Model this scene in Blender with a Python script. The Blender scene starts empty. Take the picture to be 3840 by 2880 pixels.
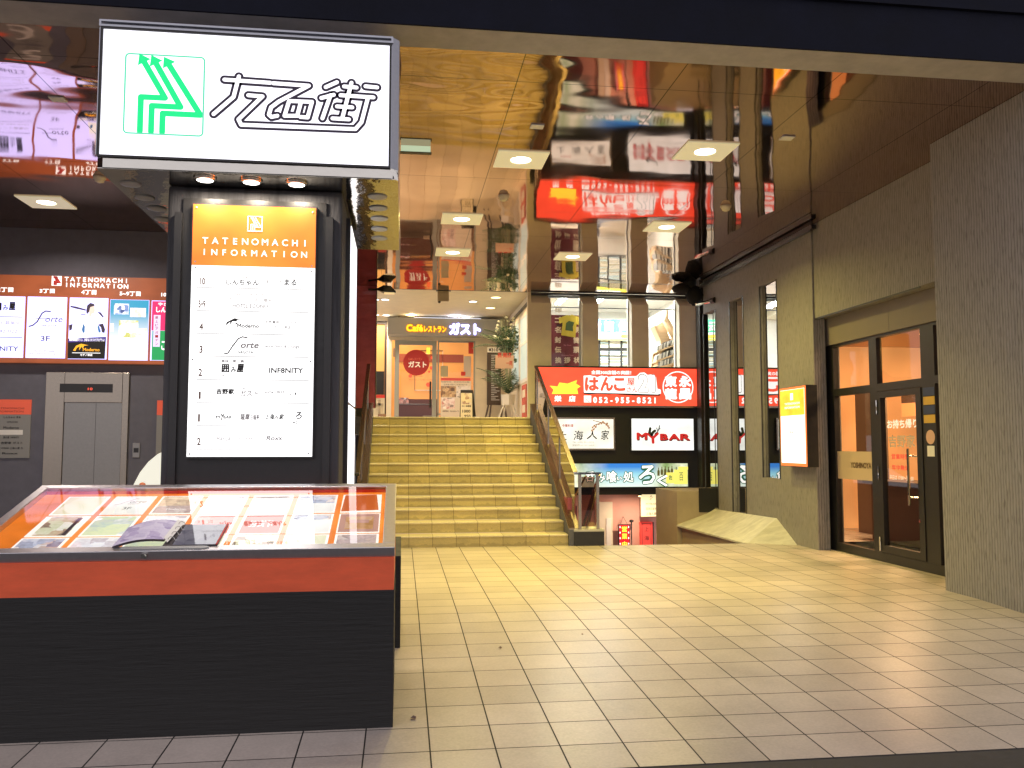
import bpy, bmesh, math, random
from mathutils import Vector
random.seed(7)
SC = bpy.context.scene
COL = SC.collection
# ------------------------------------------------------------------ camera
F = 3200.0; CX, CY = 1920., 1440.; H0 = (1505., 1668.)
PITCH = math.atan((H0[1]-CY)/F); YAW = math.atan((CX-H0[0])/F*math.cos(PITCH))
CAM = (0., 0., 1.32)
cd = bpy.data.cameras.new('camera'); cam = bpy.data.objects.new('camera', cd); COL.objects.link(cam)
cam.location = CAM; cam.rotation_euler = (math.pi/2+PITCH, 0, -YAW)
cd.sensor_width = 36; cd.lens = 36*F/3840; cd.clip_start = .05; cd.clip_end = 2000
SC.camera = cam
# ------------------------------------------------------------------ world: night sky over a lit street
w = bpy.data.worlds.new('World'); SC.world = w; w.use_nodes = True
nt = w.node_tree; nt.nodes.clear()
sky = nt.nodes.new('ShaderNodeTexSky'); sky.sky_type = 'NISHITA'; sky.sun_disc = False
sky.sun_elevation = math.radians(-4); sky.sun_rotation = math.radians(200)
b1 = nt.nodes.new('ShaderNodeBackground'); b1.inputs[1].default_value = .05
nt.links.new(sky.outputs[0], b1.inputs[0])
tc = nt.nodes.new('ShaderNodeTexCoord'); sx = nt.nodes.new('ShaderNodeSeparateXYZ')
nt.links.new(tc.outputs['Generated'], sx.inputs[0])
cr = nt.nodes.new('ShaderNodeValToRGB')
cr.color_ramp.elements[0].position = 0; cr.color_ramp.elements[0].color = (.53, .505, .54, 1)
cr.color_ramp.elements[1].position = .6; cr.color_ramp.elements[1].color = (.34, .32, .345, 1)
nt.links.new(sx.outputs[2], cr.inputs[0])
b2 = nt.nodes.new('ShaderNodeBackground'); b2.inputs[1].default_value = 2.0
nt.links.new(cr.outputs[0], b2.inputs[0])
ad = nt.nodes.new('ShaderNodeAddShader'); ow = nt.nodes.new('ShaderNodeOutputWorld')
nt.links.new(b1.outputs[0], ad.inputs[0]); nt.links.new(b2.outputs[0], ad.inputs[1]); nt.links.new(ad.outputs[0], ow.inputs[0])
SC.view_settings.view_transform = 'Standard'; SC.view_settings.look = 'None'
SC.view_settings.exposure = .1; SC.view_settings.gamma = 1
cy = SC.cycles
cy.use_denoising = True; cy.max_bounces = 8; cy.diffuse_bounces = 4; cy.glossy_bounces = 5; cy.transmission_bounces = 5; cy.transparent_max_bounces = 10
cy.sample_clamp_indirect = 4; cy.caustics_reflective = True; cy.blur_glossy = 1.2; cy.caustics_refractive = False
# ------------------------------------------------------------------ helpers
_sa, _ca, _sp, _cp = math.sin(YAW), math.cos(YAW), math.sin(PITCH), math.cos(PITCH)
def ray(x, y):
    u = (x-CX)/F; v = (CY-y)/F
    R = (_ca, -_sa, 0); U = (-_sa*_sp, -_ca*_sp, _cp); W = (_sa*_cp, _ca*_cp, _sp)
    return [W[i]+u*R[i]+v*U[i] for i in range(3)]
def P(x, y, X=None, Y=None, Z=None):       # a measured direction brought to a known plane of the place
    d = ray(x, y)
    t = X/d[0] if X is not None else (Y/d[1] if Y is not None else (Z-1.32)/d[2])
    return Vector([CAM[i]+t*d[i] for i in range(3)])
def crop(ox, oy, s): return lambda x, y: (ox+s*x, oy+s*y)
class Frame:                               # a plane of the place: o + a*u + b*v + h*n
    def __init__(s, o, u, v):
        s.o = Vector(o); s.u = Vector(u).normalized(); s.v = Vector(v).normalized(); s.n = s.u.cross(s.v)
    def __call__(s, a, b, h=0.): return s.o+s.u*a+s.v*b+s.n*h
def FY(Y): return Frame((0, Y, 0), (1, 0, 0), (0, 0, 1))      # faces the street: a = X, b = Z
def FX(X): return Frame((X, 0, 0), (0, -1, 0), (0, 0, 1))     # right wall, faces -X: a = -Y, b = Z
def RY(Y, k, x0, y0, x1, y1):              # rectangle on the plane Y from measured corners: a0, b0, a1, b1
    cx, cyy = (x0+x1)/2, (y0+y1)/2
    l = P(*k(x0, cyy), Y=Y); r = P(*k(x1, cyy), Y=Y); t = P(*k(cx, y0), Y=Y); b = P(*k(cx, y1), Y=Y)
    return (l.x, b.z, r.x, t.z)
_W = {}
def _org(p): return _W.get(p.name, Vector((0, 0, 0))) if p else Vector((0, 0, 0))
_tx = {}
def _text_mesh(s, res):
    key = (s, res)
    if key not in _tx:
        c = bpy.data.curves.new('lettering_curve', 'FONT'); c.body = s; c.resolution_u = res
        o = bpy.data.objects.new('lettering_curve', c)
        m = bpy.data.meshes.new_from_object(o)
        vs = [tuple(v.co) for v in m.vertices]; fs = [tuple(p.vertices) for p in m.polygons]
        bpy.data.objects.remove(o); bpy.data.meshes.remove(m); bpy.data.curves.remove(c)
        _tx[key] = (vs, fs)
    return _tx[key]
class MB:
    def __init__(s): s.v = []; s.f = []; s.uv = False
    def add(s, vs, fs):
        n = len(s.v); s.v += [Vector(q) for q in vs]; s.f += [tuple(i+n for i in f) for f in fs]; return s
    def box(s, x0, x1, y0, y1, z0, z1):
        return s.add([(x, y, z) for z in (z0, z1) for y in (y0, y1) for x in (x0, x1)],
                     [(0, 2, 3, 1), (4, 5, 7, 6), (0, 1, 5, 4), (2, 6, 7, 3), (0, 4, 6, 2), (1, 3, 7, 5)])
    def fbox(s, fr, a0, b0, a1, b1, h0, h1):
        return s.add([fr(a, b, h) for h in (h0, h1) for b in (b0, b1) for a in (a0, a1)],
                     [(0, 2, 3, 1), (4, 5, 7, 6), (0, 1, 5, 4), (2, 6, 7, 3), (0, 4, 6, 2), (1, 3, 7, 5)])
    def quad(s, fr, a0, b0, a1, b1, h=0.):
        return s.add([fr(a0, b0, h), fr(a1, b0, h), fr(a1, b1, h), fr(a0, b1, h)], [(0, 1, 2, 3)])
    def ring(s, fr, a0, b0, a1, b1, t, h0, h1):   # rectangular frame of bar width t
        s.fbox(fr, a0, b0, a1, b0+t, h0, h1); s.fbox(fr, a0, b1-t, a1, b1, h0, h1)
        s.fbox(fr, a0, b0+t, a0+t, b1-t, h0, h1); return s.fbox(fr, a1-t, b0+t, a1, b1-t, h0, h1)
    def poly(s, fr, pts, h=0.):
        return s.add([fr(a, b, h) for a, b in pts], [tuple(range(len(pts)))])
    def prism(s, fr, pts, h0, h1):
        n = len(pts); vs = [fr(a, b, h0) for a, b in pts]+[fr(a, b, h1) for a, b in pts]
        return s.add(vs, [tuple(reversed(range(n))), tuple(range(n, 2*n))]+[(i, (i+1) % n, n+(i+1) % n, n+i) for i in range(n)])
    def disc(s, fr, a, b, r, h=0., n=24, ry=None):
        ry = ry or r
        return s.poly(fr, [(a+r*math.cos(2*math.pi*i/n), b+ry*math.sin(2*math.pi*i/n)) for i in range(n)], h)
    def tube(s, p0, p1, r, n=8, r1=None):
        p0 = Vector(p0); p1 = Vector(p1); d = (p1-p0).normalized(); r1 = r if r1 is None else r1
        a = d.orthogonal().normalized(); b = d.cross(a)
        vs = [p+(a*math.cos(2*math.pi*i/n)+b*math.sin(2*math.pi*i/n))*q for p, q in ((p0, r), (p1, r1)) for i in range(n)]
        return s.add(vs, [tuple(reversed(range(n))), tuple(range(n, 2*n))]+[(i, (i+1) % n, n+(i+1) % n, n+i) for i in range(n)])
    def lathe(s, o, prof, n=16):
        o = Vector(o); vs = [o+Vector((r*math.cos(2*math.pi*i/n), r*math.sin(2*math.pi*i/n), z)) for r, z in prof for i in range(n)]
        fs = [(k*n+i, k*n+(i+1) % n, (k+1)*n+(i+1) % n, (k+1)*n+i) for k in range(len(prof)-1) for i in range(n)]
        fs += [tuple(reversed(range(n))), tuple(range((len(prof)-1)*n, len(prof)*n))]
        return s.add(vs, fs)
    def stroke(s, fr, pts, wd, h, cap=True, n=6):  # round-jointed pen stroke lying on the plane
        lay = h
        for (a0, b0), (a1, b1) in zip(pts, pts[1:]):
            L = math.hypot(a1-a0, b1-b0) or 1e-6; nx, ny = -(b1-b0)/L*wd/2, (a1-a0)/L*wd/2
            s.poly(fr, [(a0-nx, b0-ny), (a1-nx, b1-ny), (a1+nx, b1+ny), (a0+nx, b0+ny)], lay); lay += 1.5e-5
        for k, (a, b) in enumerate(pts):
            if cap or 0 < k < len(pts)-1: s.disc(fr, a, b, wd/2, lay, 14); lay += 1.5e-5
        return s
    def text(s, fr, t, a0, b0, a1, b1, h=.003, bold=.0, res=3, shear=0., natural=None):
        """one line of lettering fitted to a rectangle; bold thickens every stroke by that share of the em"""
        vs, fs = _text_mesh(t, res)
        if not vs: return s
        x0 = min(v[0] for v in vs); x1 = max(v[0] for v in vs); y0 = min(v[1] for v in vs); y1 = max(v[1] for v in vs)
        bold = max(0., bold)
        if natural:                            # keep the glyph's own proportions: a0 = centre, b0 = baseline, natural = scales
            kx, ky = natural; oa = a0-(x0+x1)/2*kx; ob = b0
        else:
            kx = (a1-a0)/max(x1-x0+2*bold, 1e-6); ky = (b1-b0)/max(y1-y0+2*bold, 1e-6); oa = a0-(x0-bold)*kx; ob = b0-(y0-bold)*ky
        m = 0 if bold <= 0 else (4 if bold < .03 else (8 if bold < .08 else 14))
        for i in range(m or 1):
            dx, dy = (bold*math.cos(2*math.pi*i/m+.4), bold*math.sin(2*math.pi*i/m+.4)) if m else (0, 0)
            s.add([fr(oa+(v[0]+dx)*kx+shear*(v[1]-y0)*ky, ob+(v[1]+dy)*ky, h+i*2.5e-5) for v in vs], fs)
        if m == 14: s.add([fr(oa+v[0]*kx, ob+v[1]*ky, h+m*2.5e-5) for v in vs], fs)
        return s
    def build(s, name, m, parent=None, smooth=False, label=None, cat=None, group=None, kind=None, bevel=0, solid=False):
        o0 = _org(parent)
        if parent is None:
            o0 = Vector((sum(v.x for v in s.v)/len(s.v), sum(v.y for v in s.v)/len(s.v), min(v.z for v in s.v)))
        me = bpy.data.meshes.new(name); me.from_pydata([tuple(v-o0) for v in s.v], [], s.f); me.validate(); me.update()
        if solid:
            bm = bmesh.new(); bm.from_mesh(me); bmesh.ops.recalc_face_normals(bm, faces=bm.faces); bm.to_mesh(me); bm.free()
        if smooth:
            for p in me.polygons: p.use_smooth = True
        if isinstance(m, (list, tuple)):
            for q in m: me.materials.append(q)
        else: me.materials.append(m)
        o = bpy.data.objects.new(name, me); COL.objects.link(o)
        if parent: o.parent = parent; _W[o.name] = o0
        else: o.location = o0; _W[o.name] = o0
        if bevel:
            bv = o.modifiers.new('bevel', 'BEVEL'); bv.width = bevel; bv.segments = 2; bv.limit_method = 'ANGLE'
        tag(o, label, cat, group, kind); return o
def tag(o, label=None, cat=None, group=None, kind=None):
    if label: o['label'] = label
    if cat: o['category'] = cat
    if group: o['group'] = group
    if kind: o['kind'] = kind
    return o
def thing(name, label, cat, loc, group=None):
    o = bpy.data.objects.new(name, None); COL.objects.link(o); o.location = loc; o.empty_display_size = .1
    _W[o.name] = Vector(loc); return tag(o, label, cat, group)
# ------------------------------------------------------------------ materials
_ND = bpy.types.Node
def mat(name, col, rough=.5, metal=0., emit=None, es=1., spec=.5, noise=None, bump=None, lamp=False):
    """noise=(scale vec, colour amount), bump=(scale vec, strength, distance)"""
    m = bpy.data.materials.new(name); m.use_nodes = True; t = m.node_tree; b = t.nodes['Principled BSDF']
    b.inputs['Base Color'].default_value = (*col, 1); b.inputs['Roughness'].default_value = rough
    b.inputs['Metallic'].default_value = metal; b.inputs['Specular IOR Level'].default_value = spec
    if emit is not None:
        b.inputs['Emission Color'].default_value = (*emit, 1); b.inputs['Emission Strength'].default_value = es
        if not lamp: m.cycles.emission_sampling = 'NONE'
    if noise or bump:
        g = t.nodes.new('ShaderNodeTexCoord')
    if noise:
        mp = t.nodes.new('ShaderNodeMapping'); mp.inputs['Scale'].default_value = noise[0]; t.links.new(g.outputs['Object'], mp.inputs[0])
        n = t.nodes.new('ShaderNodeTexNoise'); n.inputs['Scale'].default_value = 1; n.inputs['Detail'].default_value = 6; n.inputs['Roughness'].default_value = .65
        t.links.new(mp.outputs[0], n.inputs[0])
        r = t.nodes.new('ShaderNodeMapRange'); r.inputs[1].default_value = .3; r.inputs[2].default_value = .7
        r.inputs[3].default_value = 1-noise[1]; r.inputs[4].default_value = 1+noise[1]; t.links.new(n.outputs[0], r.inputs[0])
        x = t.nodes.new('ShaderNodeVectorMath'); x.operation = 'SCALE'; x.inputs[0].default_value = col
        t.links.new(r.outputs[0], x.inputs['Scale']); t.links.new(x.outputs[0], b.inputs['Base Color'])
        if metal: return m
        r2 = t.nodes.new('ShaderNodeMapRange'); r2.inputs[1].default_value = .3; r2.inputs[2].default_value = .7
        r2.inputs[3].default_value = max(.02, rough*.8); r2.inputs[4].default_value = min(1, rough*1.25); t.links.new(n.outputs[0], r2.inputs[0]); t.links.new(r2.outputs[0], b.inputs['Roughness'])
    if bump:
        mp2 = t.nodes.new('ShaderNodeMapping'); mp2.inputs['Scale'].default_value = bump[0]; t.links.new(g.outputs['Object'], mp2.inputs[0])
        n2 = t.nodes.new('ShaderNodeTexNoise'); n2.inputs['Scale'].default_value = 1; n2.inputs['Detail'].default_value = 5
        t.links.new(mp2.outputs[0], n2.inputs[0])
        bp = t.nodes.new('ShaderNodeBump'); bp.inputs['Strength'].default_value = bump[1]; bp.inputs['Distance'].default_value = bump[2]
        t.links.new(n2.outputs[0], bp.inputs['Height']); t.links.new(bp.outputs[0], b.inputs['Normal'])
    return m
def glass(name, tint=(1, 1, 1), rough=.02, refl=1.):
    m = bpy.data.materials.new(name); m.use_nodes = True; t = m.node_tree; t.nodes.clear()
    o = t.nodes.new('ShaderNodeOutputMaterial'); tr = t.nodes.new('ShaderNodeBsdfTransparent'); tr.inputs[0].default_value = (*tint, 1)
    gl = t.nodes.new('ShaderNodeBsdfGlossy'); gl.inputs['Roughness'].default_value = rough
    fz = t.nodes.new('ShaderNodeFresnel'); fz.inputs[0].default_value = 1.5
    mu = t.nodes.new('ShaderNodeMath'); mu.operation = 'MULTIPLY'; mu.use_clamp = True; mu.inputs[1].default_value = refl; t.links.new(fz.outputs[0], mu.inputs[0])
    mx = t.nodes.new('ShaderNodeMixShader'); t.links.new(mu.outputs[0], mx.inputs[0]); t.links.new(tr.outputs[0], mx.inputs[1]); t.links.new(gl.outputs[0], mx.inputs[2])
    t.links.new(mx.outputs[0], o.inputs[0]); return m
def tile_mat(name, col, pitch, off, joint=.006, jcol=(.014, .012, .010), rough=.38, axes='XY', glow=None, third=None):
    """square tiles by world position: thin dark joints, each tile its own tone, dirt and wear"""
    m = bpy.data.materials.new(name); m.use_nodes = True; t = m.node_tree; b = t.nodes['Principled BSDF']; L = t.links.new
    g = t.nodes.new('ShaderNodeNewGeometry'); s = t.nodes.new('ShaderNodeSeparateXYZ'); L(g.outputs['Position'], s.inputs[0])
    def M(op, a, bb=None, c=None):
        n = t.nodes.new('ShaderNodeMath'); n.operation = op
        for i, v in enumerate((a, bb, c)):
            if v is None: continue
            if isinstance(v, (int, float)): n.inputs[i].default_value = v
            else: L(v, n.inputs[i])
        return n.outputs[0]
    cells = []; masks = []
    for ax, of in zip(axes, off):
        q = M('DIVIDE', M('SUBTRACT', s.outputs['XYZ'.index(ax)], of), pitch)
        fl = M('FLOOR', q); fr = M('SUBTRACT', q, fl); cells.append(fl)
        e = M('MINIMUM', fr, M('SUBTRACT', 1., fr)); masks.append(M('LESS_THAN', e, joint/pitch/2))
    jm = masks[0] if len(masks) == 1 else M('MAXIMUM', masks[0], masks[1])
    cv = t.nodes.new('ShaderNodeCombineXYZ'); L(cells[0], cv.inputs[0])
    if len(cells) > 1: L(cells[1], cv.inputs[1])
    if third is not None: L(M('FLOOR', M('DIVIDE', s.outputs[2], third)), cv.inputs[2])
    wn = t.nodes.new('ShaderNodeTexWhiteNoise'); L(cv.outputs[0], wn.inputs[0])
    no = t.nodes.new('ShaderNodeTexNoise'); no.inputs['Scale'].default_value = 2.6; no.inputs['Detail'].default_value = 7; no.inputs['Roughness'].default_value = .7; L(g.outputs['Position'], no.inputs[0])
    n3 = t.nodes.new('ShaderNodeTexNoise'); n3.inputs['Scale'].default_value = 70; n3.inputs['Detail'].default_value = 3; L(g.outputs['Position'], n3.inputs[0])
    val = M('ADD', M('ADD', M('MULTIPLY_ADD', wn.outputs[0], .18, .78), M('MULTIPLY', M('SUBTRACT', no.outputs[0], .5), .5)), M('MULTIPLY', M('SUBTRACT', n3.outputs[0], .5), .35))
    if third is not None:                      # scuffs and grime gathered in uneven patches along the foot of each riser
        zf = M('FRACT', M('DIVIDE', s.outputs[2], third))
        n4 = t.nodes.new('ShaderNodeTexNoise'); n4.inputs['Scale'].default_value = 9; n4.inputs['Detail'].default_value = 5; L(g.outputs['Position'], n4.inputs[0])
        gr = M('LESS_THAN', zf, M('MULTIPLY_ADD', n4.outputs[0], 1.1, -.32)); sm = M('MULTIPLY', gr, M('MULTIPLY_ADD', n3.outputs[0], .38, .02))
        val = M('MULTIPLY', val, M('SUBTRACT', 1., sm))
    vm = t.nodes.new('ShaderNodeVectorMath'); vm.operation = 'SCALE'; vm.inputs[0].default_value = col; L(val, vm.inputs['Scale'])
    mx = t.nodes.new('ShaderNodeMix'); mx.data_type = 'RGBA'; L(jm, mx.inputs[0]); L(vm.outputs[0], mx.inputs[6]); mx.inputs[7].default_value = (*jcol, 1)
    L(mx.outputs[2], b.inputs['Base Color'])
    L(M('ADD', M('MULTIPLY_ADD', no.outputs[0], .16, rough-.08), M('MULTIPLY', jm, .4)), b.inputs['Roughness'])
    bp = t.nodes.new('ShaderNodeBump'); bp.inputs['Strength'].default_value = .35; bp.inputs['Distance'].default_value = .004
    L(M('ADD', M('MULTIPLY', M('SUBTRACT', 1., jm), .8), M('MULTIPLY', no.outputs[0], .5)), bp.inputs['Height']); L(bp.outputs[0], b.inputs['Normal'])
    return m
def mirror_mat(name, col, rough, cell=(1.22, 2.44), wav=.1):
    """polished metal ceiling sheets: thin joints, every sheet dished a little differently"""
    m = bpy.data.materials.new(name); m.use_nodes = True; t = m.node_tree; b = t.nodes['Principled BSDF']; L = t.links.new
    b.inputs['Metallic'].default_value = 1; b.inputs['Roughness'].default_value = rough
    g = t.nodes.new('ShaderNodeNewGeometry'); br = t.nodes.new('ShaderNodeTexBrick'); br.offset = .0; br.squash = 1
    br.inputs['Scale'].default_value = 1; br.inputs['Brick Width'].default_value = cell[0]; br.inputs['Row Height'].default_value = cell[1]; br.inputs['Mortar Size'].default_value = .004
    br.inputs['Color1'].default_value = (*col, 1); br.inputs['Color2'].default_value = (*[c*.93 for c in col], 1); br.inputs['Mortar'].default_value = (.05, .035, .025, 1)
    mp = t.nodes.new('ShaderNodeMapping'); mp.inputs['Location'].default_value = (.35, .9, 0); L(g.outputs['Position'], mp.inputs[0]); L(mp.outputs[0], br.inputs[0]); L(br.outputs[0], b.inputs['Base Color'])
    rn = t.nodes.new('ShaderNodeTexNoise'); rn.inputs['Scale'].default_value = 1.7; rn.inputs['Detail'].default_value = 6; L(g.outputs['Position'], rn.inputs[0])
    rr_ = t.nodes.new('ShaderNodeMapRange'); rr_.inputs[1].default_value = .35; rr_.inputs[2].default_value = .7; rr_.inputs[3].default_value = rough*.7; rr_.inputs[4].default_value = rough*1.5; L(rn.outputs[0], rr_.inputs[0]); L(rr_.outputs[0], b.inputs['Roughness'])
    def N(sc, det):
        mp2 = t.nodes.new('ShaderNodeMapping'); mp2.inputs['Scale'].default_value = sc; L(g.outputs['Position'], mp2.inputs[0])
        n = t.nodes.new('ShaderNodeTexNoise'); n.inputs['Scale'].default_value = 1; n.inputs['Detail'].default_value = det; L(mp2.outputs[0], n.inputs[0]); return n.outputs[0]
    a = t.nodes.new('ShaderNodeMath'); a.operation = 'MULTIPLY_ADD'; L(N((.75, 1.1, 1), 0), a.inputs[0]); a.inputs[1].default_value = 1.
    c2 = t.nodes.new('ShaderNodeMath'); c2.operation = 'MULTIPLY'; c2.inputs[1].default_value = .10; L(N((2.6, 4, 1), 0), c2.inputs[0]); L(c2.outputs[0], a.inputs[2])
    # the sheets beside the sign box are buckled more than the rest
    s = t.nodes.new('ShaderNodeSeparateXYZ'); L(g.outputs['Position'], s.inputs[0])
    r1 = t.nodes.new('ShaderNodeMapRange'); r1.inputs[1].default_value = .9; r1.inputs[2].default_value = 1.6; r1.inputs[3].default_value = 1; r1.inputs[4].default_value = 0; L(s.outputs[0], r1.inputs[0])
    r2 = t.nodes.new('ShaderNodeMapRange'); r2.inputs[1].default_value = 6.6; r2.inputs[2].default_value = 7.6; r2.inputs[3].default_value = 1; r2.inputs[4].default_value = 0; L(s.outputs[1], r2.inputs[0])
    mm = t.nodes.new('ShaderNodeMath'); mm.operation = 'MULTIPLY'; L(r1.outputs[0], mm.inputs[0]); L(r2.outputs[0], mm.inputs[1])
    ds = t.nodes.new('ShaderNodeMath'); ds.operation = 'MULTIPLY_ADD'; L(mm.outputs[0], ds.inputs[0]); ds.inputs[1].default_value = .06; ds.inputs[2].default_value = wav
    bp = t.nodes.new('ShaderNodeBump'); bp.inputs['Strength'].default_value = 1.; L(ds.outputs[0], bp.inputs['Distance']); L(a.outputs[0], bp.inputs['Height']); L(bp.outputs[0], b.inputs['Normal'])
    return m
def collage(name, cols, scale, es, seed=0.):
    """a printed page of pictures: blocks of different ink, lit from below in its case"""
    m = bpy.data.materials.new(name); m.use_nodes = True; t = m.node_tree; b = t.nodes['Principled BSDF']; L = t.links.new
    g = t.nodes.new('ShaderNodeTexCoord'); mp = t.nodes.new('ShaderNodeMapping'); mp.inputs['Location'].default_value = (seed, seed*.37, seed*1.3); L(g.outputs['Object'], mp.inputs[0])
    v = t.nodes.new('ShaderNodeTexVoronoi'); v.distance = 'CHEBYCHEV'; v.inputs['Scale'].default_value = scale; v.inputs['Randomness'].default_value = .75; L(mp.outputs[0], v.inputs[0])
    n = t.nodes.new('ShaderNodeTexNoise'); n.inputs['Scale'].default_value = scale*3.2; n.inputs['Detail'].default_value = 4; L(mp.outputs[0], n.inputs[0])
    sp = t.nodes.new('ShaderNodeSeparateColor'); L(v.outputs['Color'], sp.inputs[0])
    a = t.nodes.new('ShaderNodeMath'); a.operation = 'MULTIPLY_ADD'; L(n.outputs[0], a.inputs[0]); a.inputs[1].default_value = .55; L(sp.outputs[0], a.inputs[2])
    a2 = t.nodes.new('ShaderNodeMath'); a2.operation = 'SUBTRACT'; L(a.outputs[0], a2.inputs[0]); a2.inputs[1].default_value = .25
    cr = t.nodes.new('ShaderNodeValToRGB'); cr.color_ramp.interpolation = 'LINEAR'
    e = cr.color_ramp.elements; e[0].color = (*cols[0], 1); e[1].color = (*cols[-1], 1)
    for i, c in enumerate(cols[1:-1]): q = e.new((i+1)/(len(cols)-1)); q.color = (*c, 1)
    L(a2.outputs[0], cr.inputs[0]); L(cr.outputs[0], b.inputs['Base Color']); b.inputs['Roughness'].default_value = .6
    if es: L(cr.outputs[0], b.inputs['Emission Color']); b.inputs['Emission Strength'].default_value = es; m.cycles.emission_sampling = 'NONE'
    return m
def lit(name, col, es, lamp=False, var=None):
    m = mat(name, [c*.5 for c in col], .4, 0, col, es, lamp=lamp)
    if var:                                   # tubes behind sign sheets, added glow on room walls: brighter and dimmer zones
        t = m.node_tree; b = t.nodes['Principled BSDF']; g = t.nodes.new('ShaderNodeTexCoord')
        mp = t.nodes.new('ShaderNodeMapping'); mp.inputs['Scale'].default_value = var[0]; t.links.new(g.outputs['Object'], mp.inputs[0])
        n = t.nodes.new('ShaderNodeTexNoise'); n.inputs['Scale'].default_value = 1; n.inputs['Detail'].default_value = 2; t.links.new(mp.outputs[0], n.inputs[0])
        r = t.nodes.new('ShaderNodeMapRange'); r.inputs[1].default_value = .35; r.inputs[2].default_value = .65; r.inputs[3].default_value = es*(1-var[1]); r.inputs[4].default_value = es*(1+var[1])
        t.links.new(n.outputs[0], r.inputs[0]); t.links.new(r.outputs[0], b.inputs['Emission Strength'])
    return m
RIB = ((60, 60, 1.6), .5, .01)
M = dict(
    floor=tile_mat('beige_floor_tile', (.56, .485, .425), .3046, (.145, 4.985), joint=.0075, rough=.34),
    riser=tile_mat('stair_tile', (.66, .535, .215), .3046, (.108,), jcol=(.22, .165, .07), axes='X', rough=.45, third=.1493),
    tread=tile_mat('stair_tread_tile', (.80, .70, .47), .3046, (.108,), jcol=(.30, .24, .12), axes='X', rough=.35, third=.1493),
    kerb=mat('granite_kerb', (.05, .045, .042), .8, noise=((60, 60, 60), .5)),
    asphalt=mat('asphalt', (.025, .025, .027), .9, noise=((40, 40, 40), .4)),
    wall=mat('ribbed_brown_wall', (.29, .275, .265), .75, noise=((14, 14, 5), .12), bump=RIB),
    wall_dark=mat('dark_wall', (.125, .125, .155), .75, noise=((8, 8, 8), .15), bump=((120, 120, 120), .3, .003)),
    fascia=mat('dark_fascia', (.012, .013, .021), .85, spec=.1, noise=((3, 3, 3), .3), bump=((150, 150, 150), .3, .003)),
    soffit=mat('grey_soffit', (.46, .43, .40), .8, noise=((6, 6, 6), .15), bump=((140, 140, 140), .4, .003)),
    ceiling=mirror_mat('polished_brown_ceiling', (.54, .37, .30), .045, wav=.011),
    mirror=mat('dark_mirror_glass', (.62, .62, .62), .015, 1.),
    steel=mat('brushed_steel', (.30, .28, .25), .32, 1., noise=((40, 40, 40), .05)),
    steel_warm=mat('bronze_steel', (.36, .31, .25), .27, 1., noise=((40, 40, 40), .05)),
    alu=mat('satin_aluminium', (.40, .41, .45), .34, 1., noise=((40, 40, 40), .05)),
    case_alu=mat('case_frame_aluminium', (.60, .59, .62), .38, 1., noise=((40, 40, 40), .05)),
    chrome=mat('polished_steel', (.62, .60, .54), .06, 1., bump=((2.5, 2.5, 2.5), .5, .02)),
    black=mat('black_frame', (.02, .019, .019), .4, noise=((20, 20, 20), .2)),
    blackwall=mat('black_sign_wall', (.013, .013, .013), .55, noise=((5, 5, 5), .3)),
    blackbase=mat('black_painted_board', (.013, .0125, .012), .7, noise=((3, 3, 34), .45), bump=((5, 5, 70), .6, .006)),
    orange_paint=mat('orange_painted_board', (.80, .115, .038), .5, noise=((4, 4, 14), .12), bump=((120, 120, 120), .15, .002)),
    pylon=mat('dark_grey_render', (.055, .054, .06), .7, noise=((18, 18, 3), .25), bump=((60, 60, 10), .5, .008)),
    maroon=mat('maroon_gloss_panel', (.42, .09, .13), .12, noise=((2, 2, 3), .25), bump=((.6, .6, 3.2), .8, .05)),
    cream=mat('cream_paint', (.76, .68, .53), .7, noise=((4, 4, 4), .07)),
    white=mat('white_paint', (.78, .76, .71), .6, noise=((8, 8, 8), .05)),
    ledge=mat('pale_concrete', (.58, .565, .52), .8, noise=((2.5, 7, 7), .22)),
    lintel=mat('lintel_beige', (.22, .19, .165), .7, noise=((3, 3, 3), .1)),
    tan=mat('tan_paint', (.42, .34, .24), .75, noise=((3, 3, 3), .1)),
    pink=mat('pink_paint', (.62, .33, .27), .7, noise=((3, 3, 3), .08)),
    grey_paint=mat('grey_enamel', (.36, .36, .35), .4, noise=((5, 5, 5), .06)),
    plant=mat('palm_leaf', (.05, .10, .045), .5, noise=((12, 12, 12), .5)),
    wood=mat('pale_wood', (.50, .34, .19), .5, noise=((3, 40, 40), .2)),
    darkwood=mat('dark_wood', (.06, .04, .03), .45, noise=((30, 30, 3), .3)),
    ink=mat('black_ink', (.012, .012, .014), .7), grey_ink=mat('grey_ink', (.30, .30, .31), .7), pale_ink=mat('pale_ink', (.52, .52, .53), .7),
    red_ink=mat('red_ink', (.60, .04, .03), .6), purple_ink=mat('violet_black_ink', (.05, .035, .07), .6),
    brown_ink=mat('brown_ink', (.16, .10, .08), .6), white_ink=mat('white_ink', (.8, .8, .8), .6),
    glass=glass('window_glass'), glass_case=glass('case_glass', refl=2.3), glass_brown=glass('bronze_glass', (.55, .42, .36), refl=1.1),
    frost=mat('frosted_film', (.55, .42, .30), .7),
)
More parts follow.
